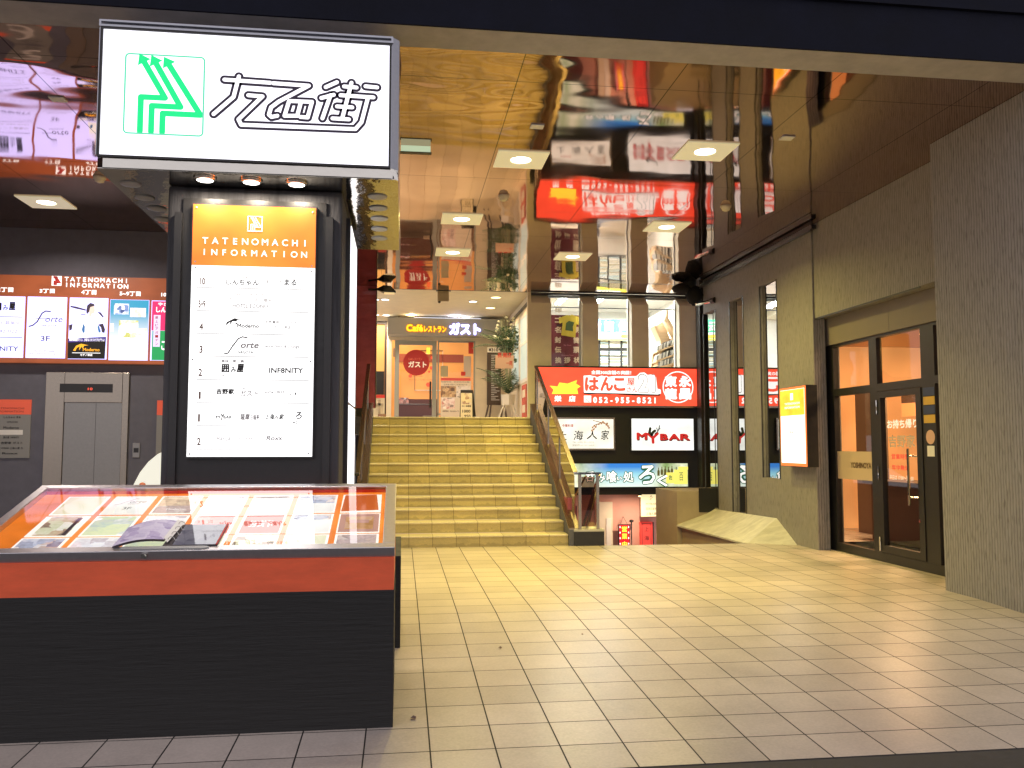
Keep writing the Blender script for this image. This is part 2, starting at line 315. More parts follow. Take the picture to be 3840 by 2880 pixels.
def streaks(m, sc, amt, lo, hi):
    """dark vertical gaps between the ribs of the cladding"""
    t = m.node_tree; b = t.nodes['Principled BSDF']; L = t.links.new; src = b.inputs['Base Color'].links[0].from_socket
    g = t.nodes.new('ShaderNodeTexCoord'); mp = t.nodes.new('ShaderNodeMapping'); mp.inputs['Scale'].default_value = sc; L(g.outputs['Object'], mp.inputs[0])
    n = t.nodes.new('ShaderNodeTexNoise'); n.inputs['Scale'].default_value = 1; n.inputs['Detail'].default_value = 3; L(mp.outputs[0], n.inputs[0])
    r = t.nodes.new('ShaderNodeMapRange'); r.inputs[1].default_value = lo; r.inputs[2].default_value = hi; r.inputs[3].default_value = 1-amt; r.inputs[4].default_value = 1; L(n.outputs[0], r.inputs[0])
    x = t.nodes.new('ShaderNodeVectorMath'); x.operation = 'SCALE'; L(src, x.inputs[0]); L(r.outputs[0], x.inputs['Scale']); L(x.outputs[0], b.inputs['Base Color'])
def ribs(m, pitch, amt):
    t = m.node_tree; b = t.nodes['Principled BSDF']; L = t.links.new; src = b.inputs['Base Color'].links[0].from_socket
    g = t.nodes.new('ShaderNodeNewGeometry'); s = t.nodes.new('ShaderNodeSeparateXYZ'); L(g.outputs['Position'], s.inputs[0])
    n = t.nodes.new('ShaderNodeTexNoise'); n.inputs['Scale'].default_value = 7; L(g.outputs['Position'], n.inputs[0])
    a = t.nodes.new('ShaderNodeMath'); L(s.outputs[0], a.inputs[0]); L(s.outputs[1], a.inputs[1])
    a2 = t.nodes.new('ShaderNodeMath'); a2.operation = 'MULTIPLY_ADD'; L(n.outputs[0], a2.inputs[0]); a2.inputs[1].default_value = pitch*.5; L(a.outputs[0], a2.inputs[2])
    a3 = t.nodes.new('ShaderNodeMath'); a3.operation = 'MULTIPLY'; L(a2.outputs[0], a3.inputs[0]); a3.inputs[1].default_value = 2*math.pi/pitch
    si = t.nodes.new('ShaderNodeMath'); si.operation = 'SINE'; L(a3.outputs[0], si.inputs[0])
    r = t.nodes.new('ShaderNodeMapRange'); r.inputs[1].default_value = -1; r.inputs[2].default_value = -.2; r.inputs[3].default_value = 1-amt; r.inputs[4].default_value = 1; L(si.outputs[0], r.inputs[0])
    x = t.nodes.new('ShaderNodeVectorMath'); x.operation = 'SCALE'; L(src, x.inputs[0]); L(r.outputs[0], x.inputs['Scale']); L(x.outputs[0], b.inputs['Base Color'])
ribs(M['wall'], .034, .38); streaks(M['wall'], (80, 80, 9), .35, .34, .46); streaks(M['pylon'], (22, 22, 1.6), .4, .36, .5)
M['sign_white'] = lit('sign_face_white', (.93, .92, 1.0), 1.5, True, ((1.2, 1.2, 2.2), .12))
M['sign_white2'] = lit('sign_lettering_white', (.96, .95, 1.0), 1.5)
M['info_white'] = lit('info_face_white', (.97, .97, .97), 1.65, True, ((3, 3, 2), .05))
M['info_orange'] = lit('info_face_orange', (1., .205, .022), 1.1, True, ((2.5, 2.5, 3), .3))
M['lit_white'] = lit('lit_white', (1, 1, .98), 1.35)
M['board_white'] = lit('board_white', (.50, .50, 1.0), 2.05, True)
M['board_orange'] = lit('board_orange', (.42, .105, .035), .55, False, ((2, 2, 4), .25))
M['red_sign'] = lit('red_sign_face', (1., .085, .04), 1.15, True, ((1.5, 1.5, 3), .12))
M['red_glow'] = lit('red_lettering', (1., .10, .05), 1.05)
M['cool_white'] = lit('cool_sign_face', (.88, .93, .93), 1.0, True, ((3, 3, 4), .15))
M['pale_sign'] = lit('pale_sign_face', (.86, .86, .80), .95, True, ((3, 3, 4), .15))
M['yellow_glow'] = lit('yellow_glow', (1., .72, .05), 1.3)
M['green_glow'] = lit('green_logo', (.0, .72, .22), 1.0)
M['green_pale'] = lit('green_line', (.10, .62, .36), .95)
M['cafe_yellow'] = lit('cafe_yellow', (1., .55, .02), 1.6, True)
M['cafe_white'] = lit('cafe_white', (.85, .86, 1.0), 2.2, True)
M['orange_glow'] = lit('orange_case_board', (1., .27, .025), .95, True, ((3, 3, 3), .3))
M['paper'] = lit('backlit_paper', (.95, .97, .93), 1.05, True, ((5, 5, 5), .1))
M['paper_edge'] = lit('backlit_paper_edge', (1., 1., .93), 1.25)
M['lamp_yellow'] = lit('lamp_disc', (1., .93, .70), 9., True)
M['lamp_white'] = lit('lamp_disc_white', (1., .96, .88), 6., True)
M['lamp_warm'] = lit('lamp_disc_warm', (1., .70, .30), 5., True)
M['tube'] = lit('tube_lamp', (.95, 1., 1.), 7., True)
M['ink_white_glow'] = lit('white_glow', (1, 1, 1), 1.15)
# ------------------------------------------------------------------ ground, floor, stairs
YB, RS = 6.85, .034                       # where the entrance ramp meets the level floor, and its slope
zr = lambda y: -RS*(YB-y) if y < YB else 0.
ZC = 4.15                                 # ceiling
MB().box(-60, 60, -60, 3.55, -.6, -.245).build('street', M['asphalt'], kind='structure')
MB().box(-40, 40, 3.55, 3.802, -.6, -.1085).build('kerb', M['kerb'], kind='structure')
f = MB()
y0 = 3.79
f.add([(-40, y0, zr(y0)), (40, y0, zr(y0)), (40, YB, 0), (-40, YB, 0)], [(0, 1, 2, 3)])
f.add([(-9.5, YB, 0), (9.5, YB, 0), (9.5, 11.09, 0), (-9.5, 11.09, 0)], [(0, 1, 2, 3)])
f.add([(-9.5, 11.09, 0), (2.66, 11.09, 0), (2.66, 11.7, 0), (-9.5, 11.7, 0)], [(0, 1, 2, 3)])
f.add([(2.66, 11.09, 0), (4.62, 11.09, 0), (4.62, 11.09, -2), (2.66, 11.09, -2)], [(0, 3, 2, 1)])
f.add([(2.66, 11.09, 0), (2.66, 11.7, 0), (2.66, 11.7, -2), (2.66, 11.09, -2)], [(0, 3, 2, 1)])
f.build('floor', M['floor'], kind='structure')
SX0, SX1, SY, TR, RZ = -.47, 2.19, 11.17, .3046, .1493
st = thing('staircase', 'wide flight of twelve yellow-lit tiled steps rising to the restaurant door', 'stairs', (.86, SY, 0))
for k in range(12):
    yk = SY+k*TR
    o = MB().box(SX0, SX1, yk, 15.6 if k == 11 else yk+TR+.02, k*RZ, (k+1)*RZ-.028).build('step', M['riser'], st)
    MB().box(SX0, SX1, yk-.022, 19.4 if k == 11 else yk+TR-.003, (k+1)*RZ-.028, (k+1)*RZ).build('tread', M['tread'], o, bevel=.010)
ZL = 12*RZ
MB().box(-1.6, SX0-.001, 14.5, 19.4, ZL-.3, ZL-.001).box(SX1+.001, 2.45, 14.5, 19.4, ZL-.3, ZL-.001).build('landing_floor', M['tread'], kind='structure')
# ------------------------------------------------------------------ building shell
MB().box(-12, 9, 5.935, 15.5, ZC, ZC+.1).build('mirror_ceiling', M['ceiling'], label='polished brown mirror ceiling of wavy metal sheets over the entrance', cat='ceiling')
s_ = MB().box(-14, 14, 5.62, 5.934, ZC-.004, ZC+.3)
s_.build('concrete_soffit', M['soffit'], label='grey rough concrete strip along the street edge of the mirror ceiling', cat='soffit')
fs_ = MB().box(-14, 14, 5.60, 5.618, ZC-.006, 9).box(-14, 14, 5.6185, 5.9, ZC+.302, 9)
fa = fs_.build('facade_beam', M['fascia'], label='dark night-black facade band of the building above the entrance', cat='facade')
MB().box(-14, 14, 5.57, 5.60, ZC+.36, ZC+.40).build('drip_edge', M['fascia'], fa)
MB().box(-9.5, -.80, 11.7, 15.2, 0, ZC-.002).build('lift_wall', M['wall_dark'], label='dark plain wall behind the lift and the long directory board', cat='wall')
MB().box(-9.7, -9.5, 5.7, 15, 0, ZC-.002).build('side_wall', M['wall_dark'], label='dark side wall closing the entrance hall beyond the lift', cat='wall')
mp_ = thing('maroon_wall', 'glossy maroon wall left of the top of the staircase', 'wall', (-.63, 15.25, 1.97))
MB().box(-.82, -.455, 15.22, 15.4, 1.965, ZC-.003).build('panel', M['maroon'], mp_)
MB().box(-.80, -.56, 15.24, 15.42, 0, 1.964).build('panel_base', M['black'], mp_)
MB().tube((-.457, 15.21, 1.97), (-.457, 15.21, 4.1), .008).build('edge_trim', M['steel_warm'], mp_)
# ---- right wall: a screen of ribbed cladding with slits before mirror glass
def slit_wall():
    t = thing('slit_wall', 'brown ribbed wall with three tall slits showing mirrored signs', 'wall', (5.2, 12.2, 0))
    a = MB(); x0, x1 = 5.2, 5.36; top = ZC-.003
    SL = ((11.28, 11.84, .85, 3.64, 3.2), (12.47, 13.0, .262, 3.61, 4.5), (13.63, 14.2, .27, 3.59, 7.0))
    for y0, y1 in ((10.233, 11.28), (11.84, 12.47), (13.0, 13.63)): a.box(x0, x1, y0, y1, 0, top)
    for y0, y1, zb, zt, dg in SL: a.box(x0, x1, y0, y1, zt, top); a.box(x0, x1, y0, y1, 0, zb)
    a.build('cladding', M['wall'], t)
    for y0, y1, zb, zt, dg in SL:            # each slit holds a pane of mirror glass set slightly askew
        xe = 5.215+(y1-y0)*math.tan(math.radians(dg))
        MB().add([(5.215, y0, zb), (xe, y1, zb), (xe, y1, zt), (5.215, y0, zt)], [(0, 1, 2, 3)]).build('mirror_pane', M['mirror'], t)
        MB().box(5.192, 5.205, y0-.014, y0+.004, zb, zt).box(5.192, 5.205, y1-.004, y1+.014, zb, zt).build('slit_trim', M['black'], t)
    MB().box(5.361, 5.42, 10.44, 14.2, 0, top).build('backing', M['black'], t)
    MB().box(5.14, 5.20, 10.09, 14.2, 4.06, 4.11).build('ceiling_rail', M['black'], t)
    MB().tube((5.13, 10.09, 4.04), (5.13, 14.2, 4.04), .010).build('conduit', M['black'], t)
    return t
slit_wall()
MB().box(5.6, 5.66, 14.7, 15.32, .3, ZC-.003).box(5.46, 5.60, 15.1, 15.32, .3, ZC-.003).build('corner_post', M['black'], label='black corner post between the shop windows and the slit wall', cat='post')
dw = thing('door_wall', 'brown ribbed wall above and beside the restaurant glass door', 'wall', (5.24, 8.8, 0))
MB().box(5.225, 5.5, 7.28, 10.228, 2.935, ZC-.003).build('cladding', M['wall'], dw)
MB().box(5.37, 5.66, 10.445, 10.6, 0, 2.935).build('jamb', M['wall'], dw)
MB().box(5.228, 5.234, 8.0, 10.226, 2.915, 2.934).build('lintel_shadow_gap', M['black'], dw)
lp = dw
MB().box(5.395, 5.47, 8.86, 10.44, 2.585, 2.93).build('lintel_panel', M['lintel'], lp)
MB().box(5.395, 5.47, 7.3, 8.855, 2.585, 2.93).build('lintel_panel', M['lintel'], lp)
MB().box(4.92, 6.5, 5.94, 7.3, -.12, ZC-.003).build('ribbed_pier', M['wall'], label='large ribbed brown pier at the street corner beside the glass door', cat='pillar')
MB().box(6.3, 14, 5.7, 5.95, -.2, ZC-.01).build('side_facade', M['wall_dark'], label='dark shopfront wall beyond the ribbed pier', cat='wall')
# ---- back wall: stamp shop windows above the black sign wall
YW = 15.5
sw = MB().box(2.36, 5.60, YW, YW+.2, .40, 2.05).box(5.60, 5.70, YW-.05, YW+.2, .2, ZC)
sw.build('black_sign_wall', M['blackwall'], label='black wall carrying the three rows of lit signs over the basement stairs', cat='wall')
sh = thing('stamp_shop_facade', 'cream shop front with three windows above the red sign', 'shop front', (4, YW, 2.05))
q = crop(2000, 1080, .226)
pl = [(2.36, 2.74), (3.335, 3.635), (4.275, 4.60), (5.20, 5.545)]
for i, (xa, xb) in enumerate(pl):
    p_ = MB()
    p_.add([(xa, YW, 2.06), (xb, YW, 2.06), (xb, YW, 3.95), (xa, YW, 3.95), (xb-.04, YW+.13, ZC-.04), (xa-.04 if i else xa, YW+.13, ZC-.04),
            (xa, YW+.35, 2.06), (xb, YW+.35, 2.06), (xb, YW+.35, ZC-.04), (xa, YW+.35, ZC-.04)],
           [(0, 1, 2, 3), (3, 2, 4, 5), (0, 3, 9, 6), (3, 5, 9), (1, 7, 8, 2), (2, 8, 4), (6, 9, 8, 7), (5, 4, 8, 9)])
    p_.build('pillar', M['cream'], sh)
MB().box(2.36, 5.6, YW+.02, YW+.3, ZC-.04, ZC-.002).build('head_beam', M['black'], sh)
for xa, xb in ((2.74, 3.335), (3.635, 4.275), (4.60, 5.20)):
    w_ = MB().ring(FY(YW+.22), xa, 2.70, xb, ZC-.04, .022, -.015, .015).box(xa+.022, xb-.022, YW+.205, YW+.235, 3.90, 3.915)
    w_ = w_.build('window', M['alu'], sh)
    MB().quad(FY(YW+.22), xa+.02, 2.72, xb-.02, ZC-.06).build('pane', M['glass'], w_)
for xa, xb in ((2.74, 3.335), (3.635, 4.275), (4.6, 5.2)): MB().box(xa, xb, YW+.1, YW+.35, 2.06, 2.70).build('sill', M['black'], sh)
# ------------------------------------------------------------------ lit box sign on the pylon
def logo(fr, a0, b0, a1, b1, wd, m1, m2, h, parent, border=True, k=1.):
    """three folded arrows in a square"""
    W, H = a1-a0, b1-b0; pt = lambda u, v: (a0+u*W, b0+v*H)
    arrows = ([(.205, .03), (.205, .46), (.51, .46), (.235, .90)], [(.345, .03), (.345, .355), (.71, .355), (.385, .89)], [(.485, .03), (.485, .265), (.965, .265), (.55, .88)])
    g = MB()
    for ar in arrows:
        g.stroke(fr, [pt(*q) for q in ar], wd, h)
        (ux, uy), (vx, vy) = ar[2], ar[3]; d = Vector(((vx-ux)*W, (vy-uy)*H)).normalized(); n = Vector((-d.y, d.x)); c = Vector(pt(vx, vy))
        tip = c+d*wd*1.7; g.poly(fr, [tuple(c+n*wd*1.2), tuple(c-n*wd*1.2), tuple(tip)][::-1], h+4e-4)
    g.build('emblem', m1, parent)
    if border:
        e = MB(); t = wd*.28; r = .05*W
        pts = []
        for cx_, cy_, s0 in ((a1-r, b1-r, 0), (a0+r, b1-r, 90), (a0+r, b0+r, 180), (a1-r, b0+r, 270)):
            pts += [(cx_+r*math.cos(math.radians(s0+i*18)), cy_+r*math.sin(math.radians(s0+i*18))) for i in range(6)]
        pts.append(pts[0]); e.stroke(fr, pts, t, h, n=4); e.build('emblem_border', m2, parent)
BY = 5.31; BX0, BX1, BZ0, BZ1 = -1.846, -.035, 2.985, 3.905
bs = thing('box_sign', 'big white lit box sign with green arrow emblem and outlined lettering', 'sign', ((BX0+BX1)/2, 6.3, BZ0))
fr = FY(BY)
b_ = MB()
ch = .045
prof = [(BX0, BY+ch), (BX0+ch, BY), (BX1-ch, BY), (BX1, BY+ch), (BX1, 7.3), (BX0, 7.3)]
top = Frame((0, 0, 0), (1, 0, 0), (0, 1, 0))
b_.prism(top, prof, BZ0+.07, BZ1); b_.build('casing', M['alu'], bs)
MB().prism(top, [(x, y) for x, y in prof], BZ0+.004, BZ0+.069).build('steel_skirt', M['chrome'], bs)
MB().prism(top, [(BX0+.01, BY+.01), (BX1-.01, BY+.01), (BX1-.01, 7.29), (BX0+.01, 7.29)], BZ0, BZ0+.004).build('underside_sheet', M['chrome'], bs)
MB().ring(fr, -1.832, 3.05, -.084, 3.858, .013, .001, .016).build('face_frame', M['black'], bs)
MB().ring(fr, -1.842, 3.858, -.074, 3.90, .012, .001, .02).fbox(fr, -1.838, 3.06, -1.833, 3.85, .001, .02).build('face_trim', M['alu'], bs)
MB().quad(fr, -1.819, 3.063, -.097, 3.845, .006).build('lit_face', M['sign_white'], bs)
k = crop(340, 60, .5425); fb = FY(BY)
px = lambda x, y: (lambda v: (v.x, v.z))(P(*k(x, y), Y=BY-.008))
lg = [px(235, 812), px(780, 282)]
logo(fb, (px(240, 260)[0]+px(230, 805)[0])/2, (px(230, 805)[1]+px(775, 832)[1])/2, (px(786, 290)[0]+px(776, 832)[0])/2, (px(240, 258)[1]+px(786, 288)[1])/2, .036, M['green_glow'], M['green_pale'], .008, bs)
ST = [[(925, 440), (1240, 462)], [(1262, 465), (1508, 482), (1300, 592), (1247, 632), (1232, 682), (1250, 698), (1290, 690)], [(1025, 418), (988, 560), (850, 678)],
      [(1090, 548), (1188, 556), (1022, 715), (1040, 752), (1830, 782), (1872, 735), (1918, 560)], [(1728, 548), (1955, 563)], [(1900, 486), (1980, 494)],
      [(1803, 462), (1738, 712)], [(1752, 487), (1838, 495)], [(1703, 625), (1808, 632)], [(1672, 708), (1785, 715)],
      [(1702, 458), (1625, 492)], [(1680, 545), (1595, 567)], [(1658, 548), (1602, 708)],
      [(1452, 600), (1428, 690), (1340, 690), (1372, 588), (1530, 594), (1500, 702), (1450, 698)]]
o1 = MB(); o2 = MB()
for s_ in ST:
    pts = [px(*q) for q in s_]
    o1.stroke(fb, pts, .056, .0075)
    o2.stroke(fb, pts, .0235, .0092)
o1.build('lettering_outline', M['purple_ink'], bs); o2.build('lettering_fill', M['sign_white2'], bs)
for q in ((443, 385), (543, 390), (641, 395)):
    c = P(q[0]*2212/1274.2, q[1]*2212/1274.2, Z=BZ0)
    r_ = MB().lathe((c.x, c.y, BZ0-.014), [(.052, 0), (.07, .002), (.07, .0135)], 20).build('downlight', M['chrome'], bs, smooth=True)
    MB().disc(Frame((0, 0, BZ0-.0145), (1, 0, 0), (0, -1, 0)), c.x, -c.y, .05).build('lamp', M['lamp_white'], r_)
    ld = bpy.data.lights.new('downlight_bulb', 'AREA'); ld.shape = 'DISK'; ld.size = .1; ld.energy = 5; ld.color = (1, .85, .66)
    lo = bpy.data.objects.new('downlight_bulb', ld); COL.objects.link(lo); lo.parent = r_; lo.location = Vector((c.x, c.y, BZ0-.03))-_org(r_)
k5 = crop(1180, 560, .7835); k1 = crop(0, 0, .5425)
for q in [k5(*z) for z in ((300, 225), (305, 280), (310, 330), (310, 380), (310, 425))]+[k1(*z) for z in ((905, 1270), (1000, 1365), (1085, 1440), (1130, 1515))]:
    c = P(*q, Z=BZ0); MB().lathe((c.x, c.y, BZ0-.008), [(.045, 0), (.062, .001), (.066, .0075)], 20).build('socket_ring', M['grey_paint'], bs, smooth=True)
# ------------------------------------------------------------------ pylon with its lit tenant board
py = thing('pylon', 'dark grey rendered pylon carrying the lit tenant board and box sign', 'pylon', (-.95, 6.2, 0))
MB().box(-1.50, -.40, 5.62, 6.9, zr(5.62)-.02, BZ0-.002).build('shaft', M['pylon'], py, bevel=.015)
MB().box(-1.445, -1.40, 5.575, 5.62, 0, 2.80).box(-.50, -.455, 5.575, 5.62, 0, 2.80).box(-1.40, -.50, 5.60, 5.62, .0, 2.9).build('post_trim', M['black'], py)
MB().box(-.40, .005, 5.86, 7.1, -.035, .574).build('plinth', M['blackbase'], py, bevel=.006)
sb = MB().box(-.40, -.372, 6.05, 6.88, .40, 2.92).build('side_box', M['black'], py)
MB().box(-.3718, -.366, 6.10, 6.84, 1.62, 2.88).build('side_face', M['sign_white'], sb)
MB().box(-.3718, -.366, 6.10, 6.84, .45, 1.60).build('side_face', M['info_white'], sb)
ti = thing('tenant_board', 'lit orange and white floor guide on the dark pylon listing shops', 'sign', (-.945, 5.55, 1.24))
MB().box(-1.335, -.555, 5.556, 5.60, 1.235, 2.86).build('board_case', M['black'], ti)
YI = 5.55; fi = FY(YI); k = crop(680, 740, .6027)
MB().box(-1.326, -.562, YI, 5.5555, 2.457, 2.848).build('orange_header', M['info_orange'], ti)
MB().box(-1.326, -.562, YI, 5.5555, 1.246, 2.455).build('white_face', M['info_white'], ti)
def TX(mb, k, Y, t, x0, y0, x1, y1, bold=0., shear=0., h=.003, res=2):
    a0, b0, a1, b1 = RY(Y, k, x0, y0, x1, y1); mb.text(FY(Y), t, a0, b0, a1, b1, h, bold, res, shear)
hd = MB()
def spaced(mb, k, Y, t, x0, y0, x1, y1, bold=0., slope=0., wide=1., h=.003):
    """letters set wide apart, each keeping its own shape: y0 = cap top, y1 = baseline of the first letter"""
    n = len(t); st_ = (x1-x0)/n*1.0; fr = FY(Y)
    for i, c in enumerate(t):
        x = x0+(i+.5)*st_; yb = y1+slope*i; yt = y0+slope*i
        vb = P(*k(x, yb), Y=Y); vt = P(*k(x, yt), Y=Y); s_ = (vt.z-vb.z)/.73
        mb.text(fr, c, vb.x, vb.z, 0, 0, h, bold, 3, 0., natural=(s_*wide, s_))
hd2 = MB(); spaced(hd2, k, YI, 'TATENOMACHI', 118, 247, 800, 288, .015, 1.8); spaced(hd, k, YI, 'INFORMATION', 112, 319, 795, 358, .015, 1.8)
hd.build('header_lettering', M['ink_white_glow'], ti); hd2.build('header_lettering', M['ink_white_glow'], ti)
a0, b0, a1, b1 = RY(YI, k, 412, 118, 505, 213)
logo(fi, a0+.004, b0+.004, a1-.004, b1-.004, .0042, M['ink_white_glow'], M['ink_white_glow'], .003, ti)
_b = MB().ring(fi, a0, b0, a1, b1, .004, .001, .003).build('emblem_frame', M['ink_white_glow'], ti)
class Rows:                                  # lettering of one colour, one mesh per name
    YS_ = (568, 711, 852, 992, 1137, 1280, 1422, 1567)
    def __init__(s, n, m, bold): s.r = []; s.n = n; s.m = m; s.bold = bold
    def at(s, y): s.r.append(MB()); return s.r[-1]
ink = Rows('dark_lettering', 'ink', .035); gk = Rows('grey_lettering', 'grey_ink', .035); pk = Rows('pale_lettering', 'pale_ink', .03); bk = Rows('floor_number', 'brown_ink', .035); rk = Rows('red_lettering', 'red_ink', .01)
for y in (568, 711, 852, 992, 1137, 1280, 1422, 1567):
    a0, b0, a1, b1 = RY(YI, k, 92, y-2, 795, y+2); ink.at(y).quad(fi, a0, (b0+b1)/2-.0022, a1, (b0+b1)/2+.0022, .002)
for t, x0, y0, x1, y1 in (('10', 115, 500, 150, 545), ('5•9', 107, 640, 152, 688), ('4', 112, 782, 137, 828), ('3', 112, 922, 134, 970), ('2', 106, 1065, 131, 1113), ('1', 108, 1208, 122, 1255), ('1', 104, 1348, 117, 1397), ('2', 98, 1495, 122, 1543)):
    TX(bk.at(y1), k, YI, t, x0, y0, x1, y1, .035)
for x0, y0 in ((160, 523), (158, 662), (153, 804), (150, 945), (146, 1090), (143, 1232), (138, 1374), (134, 1518)): TX(gk.at(y0+20), k, YI, '丁目', x0, y0, x0+33, y0+22)
for x0, y0 in ((78, 1375), (70, 1520)): TX(pk.at(y0), k, YI, 'B', x0, y0, x0+13, y0+18)
for t, x0, y0, x1, y1, mb, bo, shr in (
    ('しんちゃん', 280, 512, 485, 548, ink, .03, 0), ('やきとり居酒屋', 285, 490, 415, 506, pk, 0, 0), ('うまいもんや', 508, 514, 632, 538, gk, 0, 0), ('まる', 640, 508, 718, 550, ink, .03, 0),
    ('NAGOYA SAKAE', 335, 596, 525, 614, pk, 0, 0), ('ホテルエコノ名古屋栄', 294, 625, 565, 652, pk, 0, 0), ('フロント・ロビー', 583, 640, 750, 662, pk, 0, 0), ('HOTEL ECONO', 318, 664, 540, 690, gk, 0, 0),
    ('Moderno', 348, 787, 484, 813, ink, .01, 0), ('女性専用フィットネス', 522, 768, 738, 790, gk, 0, 0), ('モデノ 栄店', 577, 797, 680, 820, gk, 0, 0),
    ('orte', 365, 905, 480, 940, gk, -.01, .25), ('NAGOYA', 350, 955, 448, 974, ink, 0, 0), ('Dance Floor & Lounge', 507, 918, 735, 942, gk, .01, 0),
    ('美味い肴と鍋', 248, 1008, 390, 1030, gk, 0, 0), ('名古屋コーチン さくらポーク', 226, 1100, 408, 1118, pk, 0, 0), ('囲', 250, 1037, 300, 1090, ink, .05, 0), ('み', 305, 1055, 340, 1092, ink, .02, .1), ('屋', 343, 1035, 388, 1090, ink, .05, .1),
    ('INF8NITY', 546, 1060, 758, 1095, ink, .012, 0), ('吉野家', 217, 1190, 330, 1226, ink, .05, 0), ('Caféレストラン', 370, 1178, 472, 1194, gk, .01, 0), ('ガスト', 368, 1200, 478, 1238, gk, .03, 0),
    ("Gottie's BEEF", 510, 1200, 645, 1222, gk, .01, 0), ('熟成牛ステーキ専門店', 528, 1186, 628, 1198, pk, 0, 0), ('はんこ屋さん', 672, 1213, 740, 1232, ink, .01, 0),
    ('M', 216, 1358, 240, 1378, ink, .0, 0), ('BAR', 262, 1358, 316, 1378, ink, .01, 0), ('Y', 238, 1345, 262, 1388, ink, .02, .2), ('薩摩', 366, 1345, 425, 1386, gk, .02, .08), ('白龍亭', 430, 1352, 485, 1386, gk, .01, 0),
    ('上海人家', 518, 1347, 635, 1383, ink, .0, .2), ('防災センター', 680, 1296, 778, 1315, rk, .01, 0), ('ろ', 708, 1335, 750, 1380, ink, .03, .1), ('く', 690, 1392, 728, 1410, ink, .05, 0),
    ('MAHLA', 218, 1490, 305, 1515, pk, 0, .2), ('BLACK BASS', 356, 1493, 462, 1508, pk, 0, 0), ('Roxx', 528, 1483, 628, 1512, gk, -.01, .25)):
    TX(mb.at(y1-8), k, YI, t, x0, y0, x1, y1, max(bo, mb.bold), shr)
pi = lambda x, y: (lambda v: (v.x, v.z))(P(*k(x, y), Y=YI))
ink.at(950).stroke(fi, [pi(*q) for q in ((268, 974), (290, 970), (320, 925), (355, 880), (380, 868), (410, 874))], .008, .0025); ink.at(950).stroke(fi, [pi(*q) for q in ((305, 918), (385, 922))], .002, .0025)
ink.at(800).poly(fi, [pi(*q) for q in ((268, 805), (285, 775), (330, 752), (382, 760), (350, 762), (340, 778), (352, 786), (335, 795), (340, 772), (318, 772), (300, 800), (305, 775))], .0022)
for q in (ink, gk, pk, bk, rk):
    for mb in q.r: mb.build(q.n, M[q.m], ti)
sc = MB()
for q in ((97, 62), (817, 93), (87, 400), (812, 428), (88, 437), (810, 460), (70, 1010), (803, 1021), (52, 1597), (790, 1594)):
    c = pi(*q); sc.disc(fi, c[0], c[1], .006, .004, 10)
sc.build('screw_heads', M['grey_ink'], ti)
# ------------------------------------------------------------------ display case in front
KY0, KY1, KZ0, KZ1 = 4.40, 5.38, .800, 1.078
KM = math.atan2(KZ1-KZ0, KY1-KY0); fk = Frame((0, KY0, KZ0), (1, 0, 0), (0, math.cos(KM), math.sin(KM)))
KL = math.hypot(KY1-KY0, KZ1-KZ0); KX0, KX1 = -2.10, -.028
kc = thing('display_case', 'black and orange display case with a sloping lit glass top', 'display case', (-1.06, 4.9, zr(4.4)))
side = Frame((0, 0, 0), (0, 1, 0), (0, 0, 1))   # a = Y, b = Z, normal +X
def prism_x(mb, pts, x0, x1): return mb.prism(side, pts, x0, x1)
prism_x(MB(), [(4.40, zr(4.4)-.02), (5.36, zr(5.36)-.02), (5.36, .592), (4.40, .592)], KX0+.01, KX1-.001).build('base', M['blackbase'], kc, bevel=.004)
prism_x(MB(), [(4.403, .592), (5.36, .592), (5.36, .99), (4.403, .752)], KX0+.008, KX1-.003).build('orange_band', M['orange_paint'], kc)
fm = MB()
fm.fbox(fk, KX0, 0, KX1, .062, -.047, .004); fm.fbox(fk, KX0, KL-.05, KX1, KL, -.047, .004)
fm.fbox(fk, KX0, .062, KX0+.05, KL-.05, -.047, .004); fm.fbox(fk, KX1-.062, .062, KX1, KL-.05, -.047, .004)
fm.build('frame', M['case_alu'], kc, bevel=.003)
MB().fbox(fk, KX0+.05, .062, KX1-.062, KL-.05, -.047, -.030).build('lit_backing', M['orange_glow'], kc)
MB().fbox(fk, KX0+.051, KL-.075, KX1-.063, KL-.066, -.029, -.012).build('inner_rail', M['red_ink'], kc)
MB().quad(fk, KX0+.05, .062, KX1-.062, KL-.05, .001).build('case_glass', M['glass_case'], kc)
lk = MB().lathe((-1.24, 4.396, .772), [(.012, 0), (.012, .01)], 12); lk = MB().box(-1.25, -1.222, 4.392, 4.40, .77, .79).tube((-1.236, 4.40, .78), (-1.236, 4.385, .78), .009)
lk.build('lock', M['chrome'], kc)
hn = MB(); hp = [(-1.33+.03*math.cos(math.radians(a_)), .030+.016*math.sin(math.radians(a_))) for a_ in range(90, 271, 20)]+[(-.97+.03*math.cos(math.radians(a_)), .030+.016*math.sin(math.radians(a_))) for a_ in range(270, 451, 20)]
hn.prism(fk, hp, .0045, .010); hn.build('pull_plate', M['grey_paint'], kc)
